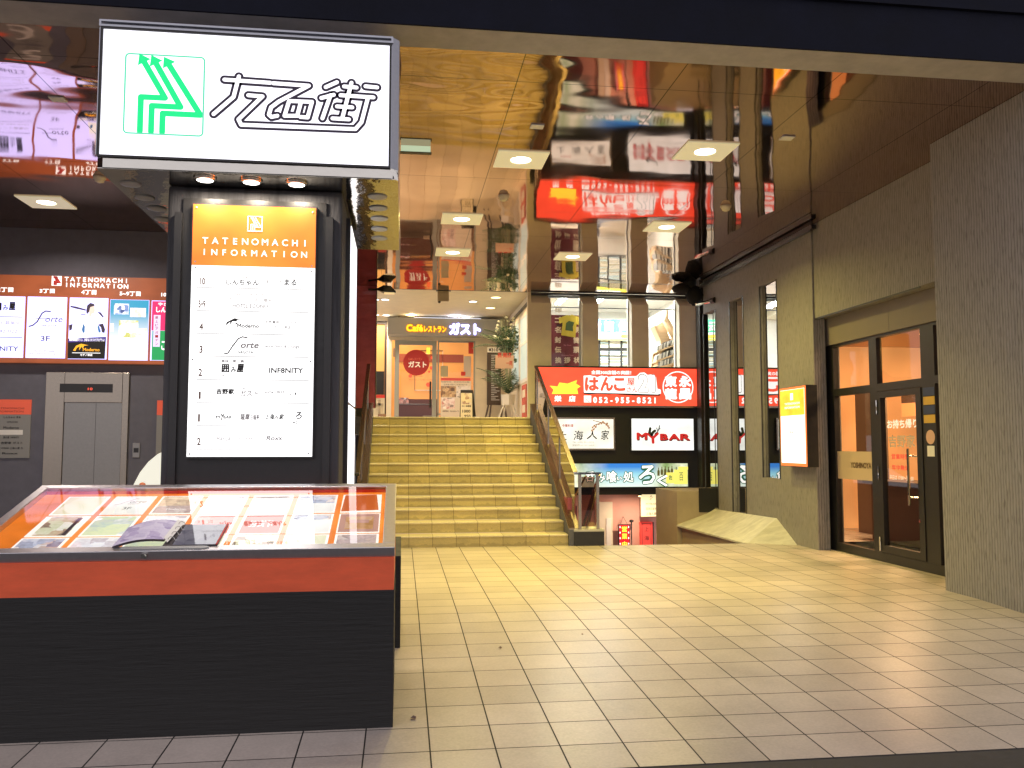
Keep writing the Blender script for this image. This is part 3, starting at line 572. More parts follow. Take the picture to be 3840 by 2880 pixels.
# the leaflets inside: 7 columns, 3 rows
PX = [-1.905+i*.2605 for i in range(7)]; ROWS = {'front': (.072, .262), 'middle': (.282, .572), 'back': (.596, .895)}
CG = [(.55, .60, .35), (.75, .78, .55), (.9, .9, .82)]
C_food = [(.18, .16, .12), (.55, .35, .25), (.62, .66, .45), (.85, .85, .8)]
C_green = [(.55, .7, .5), (.75, .82, .55), (.5, .62, .6), (.9, .92, .9)]
C_pale = [(.55, .5, .55), (.8, .82, .85), (.9, .92, .95), (.7, .72, .78)]
C_blue = [(.2, .22, .3), (.5, .56, .7), (.85, .86, .88), (.6, .5, .45)]
C_red = [(.75, .12, .10), (.85, .3, .26), (.75, .15, .12), (.9, .6, .5)]
C_brown = [(.25, .2, .2), (.6, .5, .48), (.35, .28, .28), (.75, .7, .66)]
C_tan = [(.4, .3, .22), (.75, .62, .45), (.86, .8, .62), (.55, .42, .3)]
CM = {n: collage('leaflet_'+n, c, s, .82, sd) for n, c, s, sd in (('food', C_food, 14, 1), ('green', C_green, 9, 2), ('pale', C_pale, 13, 3), ('blue', C_blue, 12, 4), ('red', C_red, 7, 5), ('brown', C_brown, 15, 6), ('tan', C_tan, 11, 7), ('lime', CG, 3, 8))}
CM['orange'] = lit('leaflet_orange', (.72, .16, .03), .8); CM['gusto_red'] = lit('leaflet_red', (.72, .10, .06), .85); CM['certificate'] = collage('leaflet_certificate', [(.5, .28, .1), (.62, .36, .14), (.7, .5, .35)], 18, .6, 9); CM['mauve'] = lit('leaflet_mauve', (.62, .36, .30), .8)
LEAF = [
 ('back', 0, 'lime', 'yellow-green shaded leaflet in the far corner of the case by the pink glare'), ('back', 1, None, 'white leaflet reading 3F NAGOYA in the back row of the case'), ('back', 2, 'tan', 'leaflet with tan pictures over a dark lettered foot in the back row'),
 ('back', 3, 'pale', 'pale leaflet between the dark-footed leaflet and the steak leaflet, back row'), ('back', 4, 'brown', 'white leaflet headed by grey photos and BEEF lettering, back row'), ('back', 5, 'blue', 'white leaflet with blue car-like photos beside the plain orange leaflet'), ('back', 6, 'orange', 'plain orange leaflet lying slanted on a white sheet in the case corner'),
 ('middle', 0, 'food', 'food photo leaflet with a dark blue edge strip and wide white margin'), ('middle', 1, 'green', 'pale green landscape photo leaflet in the middle row of the case'), ('middle', 2, 'pale', 'grey leaflet with scattered small pictures, just behind the open binder pages'), ('middle', 3, 'red', 'red leaflet with a yellow burst behind the right binder page'),
 ('middle', 4, 'gusto_red', 'red leaflet with white katakana ガスト in the middle row'), ('middle', 5, 'blue', 'white leaflet with a brown photo strip between red and mauve leaflets'), ('middle', 6, 'certificate', 'mauve leaflet with an ochre framed certificate beside the case frame'),
 ('front', 0, 'blue', 'blue-grey photo leaflet in the near corner of the orange lit board'), ('front', 1, 'pale', 'pale leaflet with small red pictures left of the binder, front row'), ('front', 2, 'green', 'leaflet mostly hidden under the left page of the open binder'), ('front', 3, 'lime', 'leaflet mostly hidden under the right page of the open binder'),
 ('front', 4, 'food', 'cream leaflet with a food oval in front of the red katakana leaflet'), ('front', 5, 'lime', 'pale yellow leaflet in the brightest glare of the front row'), ('front', 6, 'brown', 'grey-brown collage leaflet in the front row nearest the steel corner')]
for row, c, pic, lab in LEAF:
    a0 = PX[c]; a1 = a0+.228; b0, b1 = ROWS[row]
    t = thing('leaflet', lab, 'leaflet', fk((a0+a1)/2, b0, -.028), 'leaflets lying in the display case')
    MB().fbox(fk, a0, b0, a1, b1, -.0295, -.026).build('sheet', M['paper_edge'] if pic else M['paper'], t)
    h = -.0255; ma = .012 if (row, c) != ('middle', 0) else .03
    if pic in ('lime', 'food', 'green', 'pale', 'red', 'mauve') or pic == 'tan' or (row == 'front'):
        MB().quad(fk, a0+ma, b0+.008, a1-ma, b1-.012, h).build('print', CM[pic], t)
    elif pic in ('brown', 'blue'):
        MB().quad(fk, a0+.008, b0+.006, a1-.008, b1-.008, h-.0003).build('paper_print', M['paper'], t)
        MB().quad(fk, a0+ma, b0+.155 if row == 'back' else b0+.20, a1-ma, b1-.015, h).build('print', CM[pic], t)
    elif pic == 'orange':
        MB().poly(fk, [(a0+.004, b0+.01), (a1-.012, b0+.03), (a1-.03, b1-.003), (a0+.012, b1-.012)], h).build('print', CM[pic], t)
    elif pic == 'gusto_red':
        MB().quad(fk, a0+.014, b0+.006, a1-.008, b1-.012, h).build('print', CM[pic], t)
        MB().text(fk, 'ガスト', a0+.05, b0+.10, a0+.175, b0+.155, h+.0006, .04).text(fk, 'Caféレストラン', a0+.05, b0+.17, a0+.175, b0+.195, h+.0006, .02).build('lettering', M['ink_white_glow'], t)
    elif pic == 'certificate':
        MB().quad(fk, a0+.008, b0+.008, a1-.006, b1-.01, h-.0003).build('border_print', CM['mauve'], t)
        MB().quad(fk, a0+.04, b0+.05, a1-.035, b1-.05, h).build('print', CM['certificate'], t)
        MB().quad(fk, a0+.065, b1-.15, a1-.06, b1-.10, h+.0004).build('name_plate', CM['mauve'], t)
    if (row, c) == ('back', 1):
        g_ = MB().text(fk, 'NAGOYA', a0+.10, b0+.16, a0+.165, b0+.175, h, 0).text(fk, '3F', a0+.095, b0+.075, a0+.14, b0+.115, h, .01)
        g_.text(fk, 'orte', a0+.10, b0+.185, a0+.19, b0+.215, h, -.01, 2, .3)
        g_.stroke(fk, [(a0+.03, b0+.15), (a0+.05, b0+.16), (a0+.09, b0+.21), (a0+.125, b0+.255), (a0+.14, b0+.25)], .004, h); g_.build('lettering', M['grey_ink'], t)
    if (row, c) == ('back', 2):
        MB().quad(fk, a0+.012, b0+.01, a1-.012, b0+.13, h+.0004).build('dark_foot', CM['brown'], t)
        MB().text(fk, 'Moderno', a0+.075, b0+.06, a0+.18, b0+.085, h+.0008, .01).build('lettering', M['ink_white_glow'], t)
    if (row, c) == ('back', 4): MB().text(fk, "Gottie's BEEF", a0+.05, b1-.05, a0+.20, b1-.02, h+.0006, .02).build('lettering', M['brown_ink'], t)
    if (row, c) == ('middle', 0): MB().quad(fk, a1-.055, b0+.012, a1-.035, b1-.03, h+.0004).build('edge_strip', M['purple_ink'], t)
    if (row, c) == ('middle', 3): MB().poly(fk, [(a0+.1+.05*math.cos(i*.5236)*(1 if i % 2 else .5), b0+.09+.05*math.sin(i*.5236)*(1 if i % 2 else .5)) for i in range(12)], h+.0005).build('burst', M['yellow_glow'], t)
# ring binder lying open on the glass
bd = thing('ring_binder', 'open ring binder with plastic pages lying on the display case glass', 'binder', fk(-1.16, .05, .004))
pm = collage('binder_page_print', [(.34, .28, .5), (.55, .5, .68), (.66, .62, .76), (.45, .38, .6)], 20, 0, 3)
cover = mat('binder_cover', (.05, .04, .045), .4); plastic = mat('plastic_sleeve', (.42, .40, .46), .08, 0, spec=.8, bump=((25, 9, 9), .5, .006))
MB().fbox(fk, -1.165, .048, -.903, .335, .003, .010).build('cover', cover, bd); MB().fbox(fk, -.911, .05, -.905, .33, .011, .016).build('cover_edge', M['red_ink'], bd)
n = 12; lv = []
for i in range(n+1):
    u = i/n; a = -1.40+u*.225; hh = .006+.030*math.sin(math.pi*min(1, u*.85+.05))
    lv += [fk(a, .047+.08*u**2*.9, hh), fk(a, .30+.075*u, hh)]
MB().add(lv, [(2*i, 2*i+2, 2*i+3, 2*i+1) for i in range(n)]).build('left_page', pm, bd, smooth=True)
lv2 = [v-fk.n*.012 for v in lv]
MB().add(lv2+lv, [(2*i, 2*i+1, 2*i+3, 2*i+2) for i in range(n)]+[(2*i, 2*i+2, 2*i+2+len(lv), 2*i+len(lv)) for i in range(n)]).build('left_cover', cover, bd, smooth=False)
MB().poly(fk, [(-1.178, .13), (-1.145, .06), (-1.125, .345), (-1.172, .378)], .022).build('spine', M['white'], bd)
MB().quad(fk, -1.12, .055, -.915, .328, .0115).build('right_page', collage('binder_right_print', [(.5, .5, .56), (.72, .72, .76), (.78, .78, .8), (.6, .58, .66)], 20, 0, 5), bd); MB().quad(fk, -1.122, .053, -.913, .33, .0135).build('sleeve', glass('sleeve_glass', (.8, .8, .86), .04, 2.), bd)
for q in (.10, .17, .24, .31):
    r_ = MB()
    for i in range(8): a_ = math.pi*i/8; a2 = math.pi*(i+1)/8; r_.tube(fk(-1.135+.016*math.cos(a_), q, .02+.016*math.sin(a_)), fk(-1.135+.016*math.cos(a2), q, .02+.016*math.sin(a2)), .0022, 6)
    r_.build('ring', M['chrome'], bd)
# white rounded notice standing behind the case, with its orange knob
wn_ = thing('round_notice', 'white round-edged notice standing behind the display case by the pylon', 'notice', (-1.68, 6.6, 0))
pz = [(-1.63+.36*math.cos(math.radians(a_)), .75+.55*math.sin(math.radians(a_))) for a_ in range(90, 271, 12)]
MB().prism(FY(6.6), pz+[(-1.45, .20), (-1.45, 1.30)], 0, .02).build('notice_board', lit('notice_white_glow', (.95, .92, .76), .75), wn_); MB().box(-1.66, -1.62, 6.60, 6.64, 0, .8).build('stand', M['black'], wn_)  # unlit white board, given its own glow for the light it catches
MB().lathe((-1.575, 5.52, .0), [(.012, 0), (.012, 1.04), (.019, 1.055), (.021, 1.07), (.016, 1.084), (.004, 1.09)], 14).build('orange_post', mat('orange_plastic', (.7, .2, .06), .4), smooth=True, label='small orange post with a rounded head behind the case', cat='post')
# ------------------------------------------------------------------ lift
YE = 11.7
lf = thing('lift', 'brushed steel lift with closed double doors in the dark wall', 'lift', (-4, YE, 0))
fe = FY(YE); DX0, DXC, DX1, DZ = -4.33, -3.94, -3.616, 1.867
MB().fbox(fe, -4.56, 0, DX0, 2.26, .001, .03).fbox(fe, DX1, 0, -3.535, 2.26, .001, .03).fbox(fe, DX0, DZ, DX1, 2.26, .001, .03).build('frame', M['steel_warm'], lf, bevel=.004)
for a, b in ((DX0+.003, DXC-.002), (DXC+.002, DX1-.003)): MB().fbox(fe, a, 0, b, DZ-.003, .001, .012).build('door_leaf', M['steel'], lf)
k3 = crop(0, 960, .5304)
a0, b0, a1, b1 = RY(YE, k3, 430, 905, 802, 965)
dp = MB().fbox(fe, a0, b0, a1, b1, .031, .036).build('display', M['black'], lf)
TXm = MB(); TX(TXm, k3, YE, '10', 628, 932, 662, 950, .02, 0, .037); TXm.build('digits', M['red_glow'], dp)
a0, b0, a1, b1 = RY(YE, k3, 938, 1322, 990, 1425)
cp = MB().fbox(fe, a0, b0, a1, b1, .001, .012).build('lift_call_plate', M['steel'], label='small steel call button plate right of the lift doors', cat='button plate', bevel=.003)
MB().fbox(fe, (a0+a1)/2-.03, (b0+b1)/2-.03, (a0+a1)/2+.03, (b0+b1)/2+.03, .0125, .016).build('button', M['black'], cp)
# wall plates with the tenant list either side of the lift
def wall_plate(lab, x0, y0, x1, y1, yh, inks, head):
    a0, b0, a1, b1 = RY(YE, k3, x0, y0, x1, y1); bh = P(*k3(max(x0, 5), yh), Y=YE).z
    t = thing('wall_directory', lab, 'sign', ((a0+a1)/2, YE, b0), 'orange-topped floor guides beside the lift')
    MB().fbox(fe, a0, bh, a1, b1, .001, .015).build('orange_header', mat('orange_acrylic', (.62, .09, .04), .35, emit=(.62, .08, .03), es=.35), t)
    MB().fbox(fe, a0, b0, a1, bh-.002, .001, .015).build('plate', mat('grey_acrylic', (.25, .245, .225), .35), t)
    if inks:
        m_ = MB()
        for tt, q0, r0, q1, r1 in inks: TX(m_, k3, YE, tt, q0, r0, q1, r1, .02, 0, .017)
        m_.build('lettering', M['ink'], t); h_ = MB()
        for tt, q0, r0, q1, r1 in head: TX(h_, k3, YE, tt, q0, r0, q1, r1, .01, 0, .017)
        h_.build('header_lettering', mat('dark_orange_ink', (.3, .05, .03), .5), t)
        q = RY(YE, k3, 0, 1230, 165, 1264); MB().fbox(fe, q[0], q[1], q[2], q[3], .0152, .018).build('paper_strip', M['white'], t)
wall_plate('orange-topped grey floor guide on the dark wall left of the lift', -70, 1015, 218, 1428, 1120,
           [('しんちゃん まる', 30, 1133, 150, 1148), ('HOTEL ECONO', 55, 1168, 130, 1180), ('Moderno', 28, 1205, 138, 1222), ('囲み屋  INF8NITY', 28, 1275, 140, 1290), ('吉野家 ガスト', 10, 1313, 165, 1330), ('MYBAR 上海人家 ろ', 10, 1350, 165, 1366), ('Roxx', 20, 1388, 130, 1402)],
           [('TATENOMACHI', -30, 1070, 175, 1084), ('INFORMATION', -30, 1092, 170, 1106)])
wall_plate('orange-topped floor guide half hidden by the pylon, right of the lift', 1108, 1022, 1330, 1428, 1125, [], [])
# ------------------------------------------------------------------ long lit directory board over the lift
YD = 11.6; fd = FY(YD)
db = thing('directory_board', 'long orange framed directory with a row of lit shop panels over the lift', 'sign', (-4, YD, 2.4))
q0 = RY(YD, k3, -300, 128, 1440, 770)
zt = P(*k3(600, 145), Y=YD).z; zb = P(*k3(600, 757), Y=YD).z; zp = P(*k3(600, 300), Y=YD).z; zq = P(*k3(600, 728), Y=YD).z
MB().box(-6.3, -2.4, YD, 11.699, zb, zt).build('orange_case', M['board_orange'], db)
bl = MB()
for a_, t in ((0, 'TATENOMACHI'), (1, 'INFORMATION')): bl = MB(); spaced(bl, k3, YD, t, 450, 147 if a_ == 0 else 187, 915 if a_ == 0 else 912, 178 if a_ == 0 else 218, .03, 1.3, 1.05); bl.build('header_lettering', M['ink_white_glow'], db)
for t, x0, y0, x1, y1 in (('2丁目', -20, 222, 95, 255), ('3丁目', 280, 232, 388, 263), ('4丁目', 575, 240, 682, 273), ('5~9丁目', 846, 250, 995, 283), ('10丁目', 1140, 258, 1260, 290)): TX(hl_ := MB(), k3, YD, t, x0, y0, x1, y1, .04); hl_.build('floor_lettering', M['ink_white_glow'], db)
a0, b0, a1, b1 = RY(YD, k3, 366, 142, 436, 210); MB().quad(fd, a0, b0, a1, b1, .002).build('emblem_plate', M['ink_white_glow'], db)
logo(fd, a0+.01, b0+.01, a1-.01, b1-.01, .016, M['red_ink'], M['red_ink'], .004, db, False)
def panel(x0, y0, x1, y1, lab):
    a0, b0, a1, b1 = RY(YD, k3, x0, y0, x1, y1)
    o = MB().fbox(fd, a0, b0, a1, b1, .001, .008).build('lit_panel', M['board_white'], db, label=lab); return o
def pp(*pts): return [(lambda v: (v.x, v.z))(P(*k3(x, y), Y=YD)) for x, y in pts]
p1 = panel(-130, 285, 172, 718, 'white panel with two shop names and ruled lines')
m_ = MB()
for y in (430, 575): a0, b0, a1, b1 = RY(YD, k3, -130, y-2, 160, y+2); m_.quad(fd, a0, b0, a1, b1, .009)
for t, x0, y0, x1, y1, bo in (('囲', -70, 330, 14, 385, .05), ('み', 22, 348, 60, 385, .02), ('屋', 66, 325, 112, 385, .05), ('INF8NITY', -120, 638, 132, 672, .01)): TX(m_, k3, YD, t, x0, y0, x1, y1, bo, 0, .0095)
m_.build('lettering', M['ink'], p1)
m_ = MB()
for t, x0, y0, x1, y1 in (('テナント募集中', -110, 460, 145, 485), ('052-242-0221', -110, 520, 140, 542)): TX(m_, k3, YD, t, x0, y0, x1, y1, 0, 0, .0095)
m_.build('small_lettering', M['pale_ink'], p1)
p2 = panel(190, 290, 468, 722, 'white panel with an italic name over 3F')
m_ = MB(); m_.stroke(fd, pp((208, 498), (235, 490), (265, 465), (300, 405), (325, 390), (358, 393)), .016, .009); m_.stroke(fd, pp((250, 440), (345, 445)), .006, .0095)
TX(m_, k3, YD, 'orte', 318, 432, 440, 468, -.01, .25, .0095); TX(m_, k3, YD, 'NAGOYA', 296, 484, 402, 500, 0, 0, .0095); TX(m_, k3, YD, '3F', 290, 565, 355, 602, .01, 0, .0095); m_.build('lettering', M['purple_ink'], p2)
m_ = MB(); TX(m_, k3, YD, 'TEL.052-951-6668', 240, 664, 388, 680, 0, 0, .0095); TX(m_, k3, YD, 'http://www.forte.nagoya', 205, 684, 425, 699, 0, 0, .0095); m_.build('small_lettering', M['grey_ink'], p2)
p3 = panel(488, 297, 760, 730, 'panel of a woman in white training above a black lettered foot')
PI = lambda n, c, es=.9: lit(n, c, es)
MB().poly(fd, pp((483, 585), (752, 572), (742, 728), (480, 726)), .0085).build('black_foot', M['ink'], p3)
MB().poly(fd, pp((483, 590), (750, 575), (748, 600), (482, 612)), .0088).build('violet_strip', PI('violet_print', (.06, .03, .30), .6), p3)
for nm, pts in (('hair_print', ((612, 385), (618, 350), (640, 332), (668, 340), (672, 352), (640, 362), (632, 395), (618, 412), (612, 400))), ('machine_print', ((500, 352), (540, 358), (610, 378), (608, 388), (535, 372), (500, 362))), ('machine_print', ((690, 395), (715, 400), (735, 430), (730, 438), (705, 412))),
    ('machine_print', ((695, 485), (730, 478), (745, 520), (740, 545), (722, 540), (715, 505))), ('machine_print', ((575, 410), (608, 410), (608, 415), (575, 416))), ('machine_print', ((490, 490), (515, 480), (510, 520), (492, 530)))): MB().poly(fd, pp(*pts), .0092).build(nm, M['purple_ink'], p3)
MB().poly(fd, pp((632, 395), (640, 362), (668, 352), (676, 385), (668, 405), (650, 412), (650, 430), (628, 425)), .0090).build('face_print', PI('skin_print', (.82, .62, .52)), p3)
MB().poly(fd, pp((590, 440), (650, 430), (700, 470), (690, 560), (560, 570), (575, 500)), .0089).build('shirt_print', PI('shirt_print', (.88, .9, .95), 1.1), p3)
MB().poly(fd, pp((580, 520), (592, 478), (602, 500), (600, 540), (588, 545)), .0091).poly(fd, pp((690, 500), (700, 490), (715, 535), (700, 545)), .0091).build('blue_print', PI('blue_print', (.05, .18, .45), .7), p3)
m_ = MB(); TX(m_, k3, YD, '最新鋭機種マシン、多彩なスタジオプログラム！', 492, 582, 742, 604, .02, 0, .0095); TX(m_, k3, YD, 'モデノ栄店', 568, 692, 655, 708, .03, 0, .0095)
a0, b0, a1, b1 = RY(YD, k3, 512, 684, 712, 688); m_.quad(fd, a0, b0, a1, b1, .0095); m_.build('lettering', M['ink_white_glow'], p3)
m_ = MB(); TX(m_, k3, YD, 'Moderno', 588, 651, 706, 674, .02, 0, .0095); m_.poly(fd, pp((518, 668), (540, 635), (575, 621), (628, 632), (598, 634), (585, 655), (580, 640), (560, 668), (565, 640), (545, 650), (535, 672)), .0092); m_.build('yellow_logo', lit('logo_yellow', (1, .45, .02), 1.0), p3)
p4 = panel(775, 310, 1050, 738, 'turquoise to white panel with three hotel photos')
g4 = bpy.data.materials.new('turquoise_fade_print'); g4.use_nodes = True; t_ = g4.node_tree; bb = t_.nodes['Principled BSDF']
tcn = t_.nodes.new('ShaderNodeTexCoord'); sp_ = t_.nodes.new('ShaderNodeSeparateXYZ'); bb.inputs['Base Color'].default_value = (.05, .05, .05, 1)
gq = RY(YD, k3, 777, 312, 1048, 736); gg = t_.nodes.new('ShaderNodeNewGeometry'); t_.links.new(gg.outputs['Position'], sp_.inputs[0]); gm = t_.nodes.new('ShaderNodeMapRange'); gm.inputs[1].default_value = gq[1]; gm.inputs[2].default_value = gq[3]; t_.links.new(sp_.outputs[2], gm.inputs[0]); rp = t_.nodes.new('ShaderNodeValToRGB')
rp.color_ramp.elements[0].position = .35; rp.color_ramp.elements[0].color = (.88, .9, .95, 1); rp.color_ramp.elements[1].position = .80; rp.color_ramp.elements[1].color = (.0, .34, .56, 1)
t_.links.new(gm.outputs[0], rp.inputs[0]); t_.links.new(rp.outputs[0], bb.inputs['Emission Color']); bb.inputs['Emission Strength'].default_value = 1.1; g4.cycles.emission_sampling = 'NONE'
a0, b0, a1, b1 = RY(YD, k3, 777, 312, 1048, 736); MB().fbox(fd, a0, b0, a1, b1, .0081, .0086).build('fade_print', g4, p4)
for nm, mt, x0, y0, x1, y1 in (('photo', collage('hotel_photo_blue', [(.02, .04, .15), (.2, .3, .6), (.85, .9, 1), (.3, .4, .6)], 24, .9, 2), 808, 337, 914, 414), ('photo', collage('hotel_photo_room', [(.6, .6, .65), (.9, .9, .92), (.75, .5, .4), (.9, .9, .9)], 26, .9, 4), 922, 368, 1033, 432), ('photo', collage('hotel_photo_yellow', [(.35, .4, .12), (.55, .55, .2), (.9, .92, .9), (.6, .65, .6)], 16, .9, 6), 842, 456, 978, 590), ('photo', collage('hotel_photo_pale', [(.4, .45, .6), (.8, .85, .9), (.9, .9, .95)], 26, .9, 8), 780, 478, 806, 535), ('photo', collage('hotel_photo_white', [(.7, .72, .75), (.9, .9, .9), (.6, .7, .5)], 26, .9, 9), 980, 512, 1040, 560)):
    a0, b0, a1, b1 = RY(YD, k3, x0, y0, x1, y1); MB().quad(fd, a0, b0, a1, b1, .0092).build(nm, mt, p4)
p5 = panel(1068, 318, 1340, 740, 'magenta and green beer garden panel')
a0, b0, a1, b1 = RY(YD, k3, 1075, 530, 1338, 738); MB().fbox(fd, a0, b0, a1, b1, .0081, .0086).build('green_print', PI('green_print', (.02, .35, .10)), p5)
a0, b0, a1, b1 = RY(YD, k3, 1075, 322, 1338, 529); MB().fbox(fd, a0, b0, a1, b1, .0081, .0086).build('magenta_print', PI('magenta_print', (.75, .03, .16)), p5)
a0, b0, a1, b1 = RY(YD, k3, 1086, 418, 1134, 642); MB().quad(fd, a0, b0, a1, b1, .0092).build('pale_strip', PI('lilac_print', (.75, .65, .95), 1.0), p5)
m_ = MB()
for i, c in enumerate('屋上ビアガーデン'): TX(m_, k3, YD, c, 1098, 426+i*26.5, 1120, 446+i*26.5, .02, 0, .0096)
m_.build('lettering', M['red_ink'], p5)
m_ = MB(); TX(m_, k3, YD, 'しんちゃん', 1105, 362, 1300, 402, .04, 0, .0096); TX(m_, k3, YD, 'やきとり', 1118, 330, 1260, 355, .03, 0, .0096); TX(m_, k3, YD, 'ご予約', 1142, 590, 1260, 670, .03, 0, .0096); m_.build('white_lettering', M['ink_white_glow'], p5)
# ------------------------------------------------------------------ stair rails
def rail(sgn, xc, lab, name='stair_railing'):
    """bronze steel railing with brown glass climbing one side of the stairs, and the level return at its foot"""
    t = thing(name, lab, 'railing', (xc, SY, 0))
    ys, ye = 11.12, 14.42; sl = (2.675-.965)/(14.4-11.1); zt_ = lambda y: .955+sl*(y-11.1); zs = lambda y: .215+.5285*(y-11.1)
    MB().add([(xc-.03, ys, zt_(ys)-.03), (xc+.03, ys, zt_(ys)-.03), (xc+.03, ys, zt_(ys)), (xc-.03, ys, zt_(ys)), (xc-.03, ye, zt_(ye)-.03), (xc+.03, ye, zt_(ye)-.03), (xc+.03, ye, zt_(ye)), (xc-.03, ye, zt_(ye))],
             [(0, 1, 2, 3), (7, 6, 5, 4), (0, 4, 5, 1), (1, 5, 6, 2), (2, 6, 7, 3), (3, 7, 4, 0)]).build('handrail', M['steel_warm'], t)
    xa, xb = (2.192, 2.33) if sgn > 0 else (xc-.05, SX0-.002)
    prism_x(MB(), [(11.10, -.01), (14.5, 1.0), (14.5, zs(14.5)-.006), (11.10, zs(11.1)-.006)], xa, xb).build('curb', M['wall_dark'], t)
    prism_x(MB(), [(11.10, zs(11.1)-.005), (14.5, zs(14.5)-.005), (14.5, zs(14.5)+.012), (11.10, zs(11.1)+.012)], xa-.004, xb+.004).build('stringer_cap', M['steel_warm'], t)
    for y in (12.25, 13.2, 14.3): MB().box(xc-.012, xc+.012, y-.02, y+.02, zs(y), zt_(y)-.03).build('baluster', M['steel_warm'], t)
    MB().add([(xc, ys+.05, zs(ys)+.08), (xc, ye, zs(ye)+.08), (xc, ye, zt_(ye)-.06), (xc, ys+.05, zt_(ys)-.06)], [(0, 1, 2, 3)]).build('glass_panel', M['glass_brown'], t)
    x2 = xc+sgn*.335; lo, hi = min(xc-.03, x2), max(xc+.03, x2)
    MB().box(lo, hi, 11.07, 11.13, .93, .958).build('return_rail', M['chrome'], t)
    for x in (xc+sgn*.055, x2-sgn*.04): MB().box(x-.019, x+.019, 11.085, 11.115, .205, .93).build('end_post', M['steel_warm'], t)
    MB().box(xc+sgn*.08, x2-sgn*.08, 11.095, 11.105, .25, .90).build('glass_panel', M['glass_brown'], t) if sgn > 0 else None
    a, b = (2.252, 2.66) if sgn > 0 else (xc-.40, xc+.0)
    MB().box(min(a, b)+.004, max(a, b)-.004, 11.075, 11.48, -.03, .185).build('plinth', M['black'], t)
    MB().box(min(a, b), max(a, b), 11.07, 11.49, .1855, .212).build('plinth_cap', M['ledge'], t)
    if sgn > 0:
        for dx, zoff in ((.33, .0), (.30, -.55)):
            MB().tube((xc+dx, 11.14, .93+zoff*.3), (xc+dx, 13.4, -.75+zoff), .022).build('lower_rail', M['steel_warm'], t)
        MB().tube((xc+.18, 11.3, .9), (xc+.02, 11.9, .35), .012).build('brace', M['steel_warm'], t)
rail(1, 2.28, 'bronze steel and brown glass railing between the stairs and the basement well')
rail(-1, -.555, 'bronze steel railing on the stair side beside the maroon panel and pylon')
MB().box(2.45, 2.55, 11.25, 11.29, .2125, .245).add([(2.47, 11.2, .2125), (2.58, 11.22, .2125), (2.57, 11.28, .285), (2.49, 11.27, .29)], [(0, 1, 2, 3), (3, 2, 1, 0)]).build('crumpled_paper', M['white'], label='small scrap of white paper on the railing plinth', cat='paper')
# ------------------------------------------------------------------ basement stairwell
bw = thing('basement_wall', 'salmon pink basement wall seen under the lit signs', 'wall', (4, 17, -2.2))
MB().box(2.3, 5.7, 17.0, 17.2, -2.2, .9).build('wall_face', M['pink'], bw)
MB().box(3.94, 4.235, 16.93, 16.999, -2.2, .17).build('door', M['cream'], bw); MB().box(4.10, 4.20, 16.915, 16.929, -.9, -.15).build('door_notice', M['white'], bw)
MB().box(2.3, 3.5, 16.9, 16.999, -2.2, .1).build('dark_door', mat('dark_red_door', (.16, .05, .05), .5), bw)
rp_ = MB().box(4.80, 5.05, 16.9, 16.985, -1.6, -.235).build('red_poster', mat('red_poster', (.62, .05, .04), .6, emit=(.6, .04, .03), es=.5), label='red framed poster on the pink basement wall', cat='poster')
MB().ring(FY(16.9), 4.83, -1.57, 5.02, -.265, .008, .001, .004).build('border', M['black'], rp_); MB().text(FY(16.9), '上', 4.88, -.42, 4.97, -.33, .004, 0).text(FY(16.9), '海', 4.88, -.60, 4.97, -.51, .004, 0).build('lettering', M['ink'], rp_)
MB().box(5.06, 5.075, 16.9, 16.95, -1.8, -.24).build('poster_post', M['black'], label='thin dark post right of the red basement poster', cat='post')
MB().box(2.3, 5.7, 11.1, 17.0, -2.4, -2.2).build('basement_floor', M['tan'], kind='structure')
MB().box(2.36, 5.7, YW+.21, 17.0, .41, .6).build('basement_ceiling', M['cream'], kind='structure')
lw = thing('stairwell_wall', 'tan side wall of the basement stairs under the pale ledge', 'wall', (4.9, 13, -2.2))
MB().box(4.63, 5.195, 11.0, 13.80, -2.2, -.006).build('lower_wall', M['tan'], lw)
MB().box(4.925, 5.68, 13.80, 13.809, .2, .60).build('dark_corner', M['blackwall'], lw); MB().box(4.55, 5.68, 13.81, 15.0, -2.2, .545).build('end_wall', M['tan'], lw)
MB().box(5.2, 5.66, 11.5, 13.8, -2.2, -.01).build('back_wall', M['tan'], lw)
MB().box(2.25, 2.36, 11.5, 17, -2.2, .6).build('stair_cheek_wall', M['maroon'], label='dark red side wall below the staircase in the basement well', cat='wall')
lg_ = MB()
lg_.add([(4.62, 11.09, -.005), (5.197, 10.80, -.005), (5.197, 11.42, .30), (4.54, 13.80, -.005), (5.197, 14.6, .235), (5.197, 14.6, -.005), (4.54, 13.8, -.03), (4.62, 11.09, -.03), (5.197, 10.8, -.03)],
        [(0, 1, 2), (0, 2, 4, 3), (3, 4, 5), (0, 3, 6, 7), (1, 0, 7, 8)])
lg_.build('sloped_ledge', M['ledge'], label='pale concrete sloping ledge along the foot of the slit wall', cat='ledge')
ns = thing('open_sign', 'small red neon-lit sign with yellow 営業中 hanging in the basement', 'sign', (4.43, 16.85, -.7))
MB().box(4.326, 4.55, 16.80, 16.86, -.80, -.27).build('sign_case', M['black'], ns)
fo = FY(16.80); MB().quad(fo, 4.335, -.79, 4.54, -.28, .002).build('red_face', lit('open_sign_red', (.65, .01, .02), .8), ns)
m_ = MB(); [m_.text(fo, c, 4.385, z, 4.495, z+.115, .004, .03) for c, z in (('営', -.42), ('業', -.56), ('中', -.72))]; m_.build('lettering', M['yellow_glow'], ns)
m_ = MB(); [m_.disc(fo, 4.35 if i % 2 else 4.525, -.32-.11*(i//2), .012, .005, 8, .022) for i in range(8)]; m_.build('bulbs', lit('bulb_pink', (1, .75, .8), 1.4), ns)
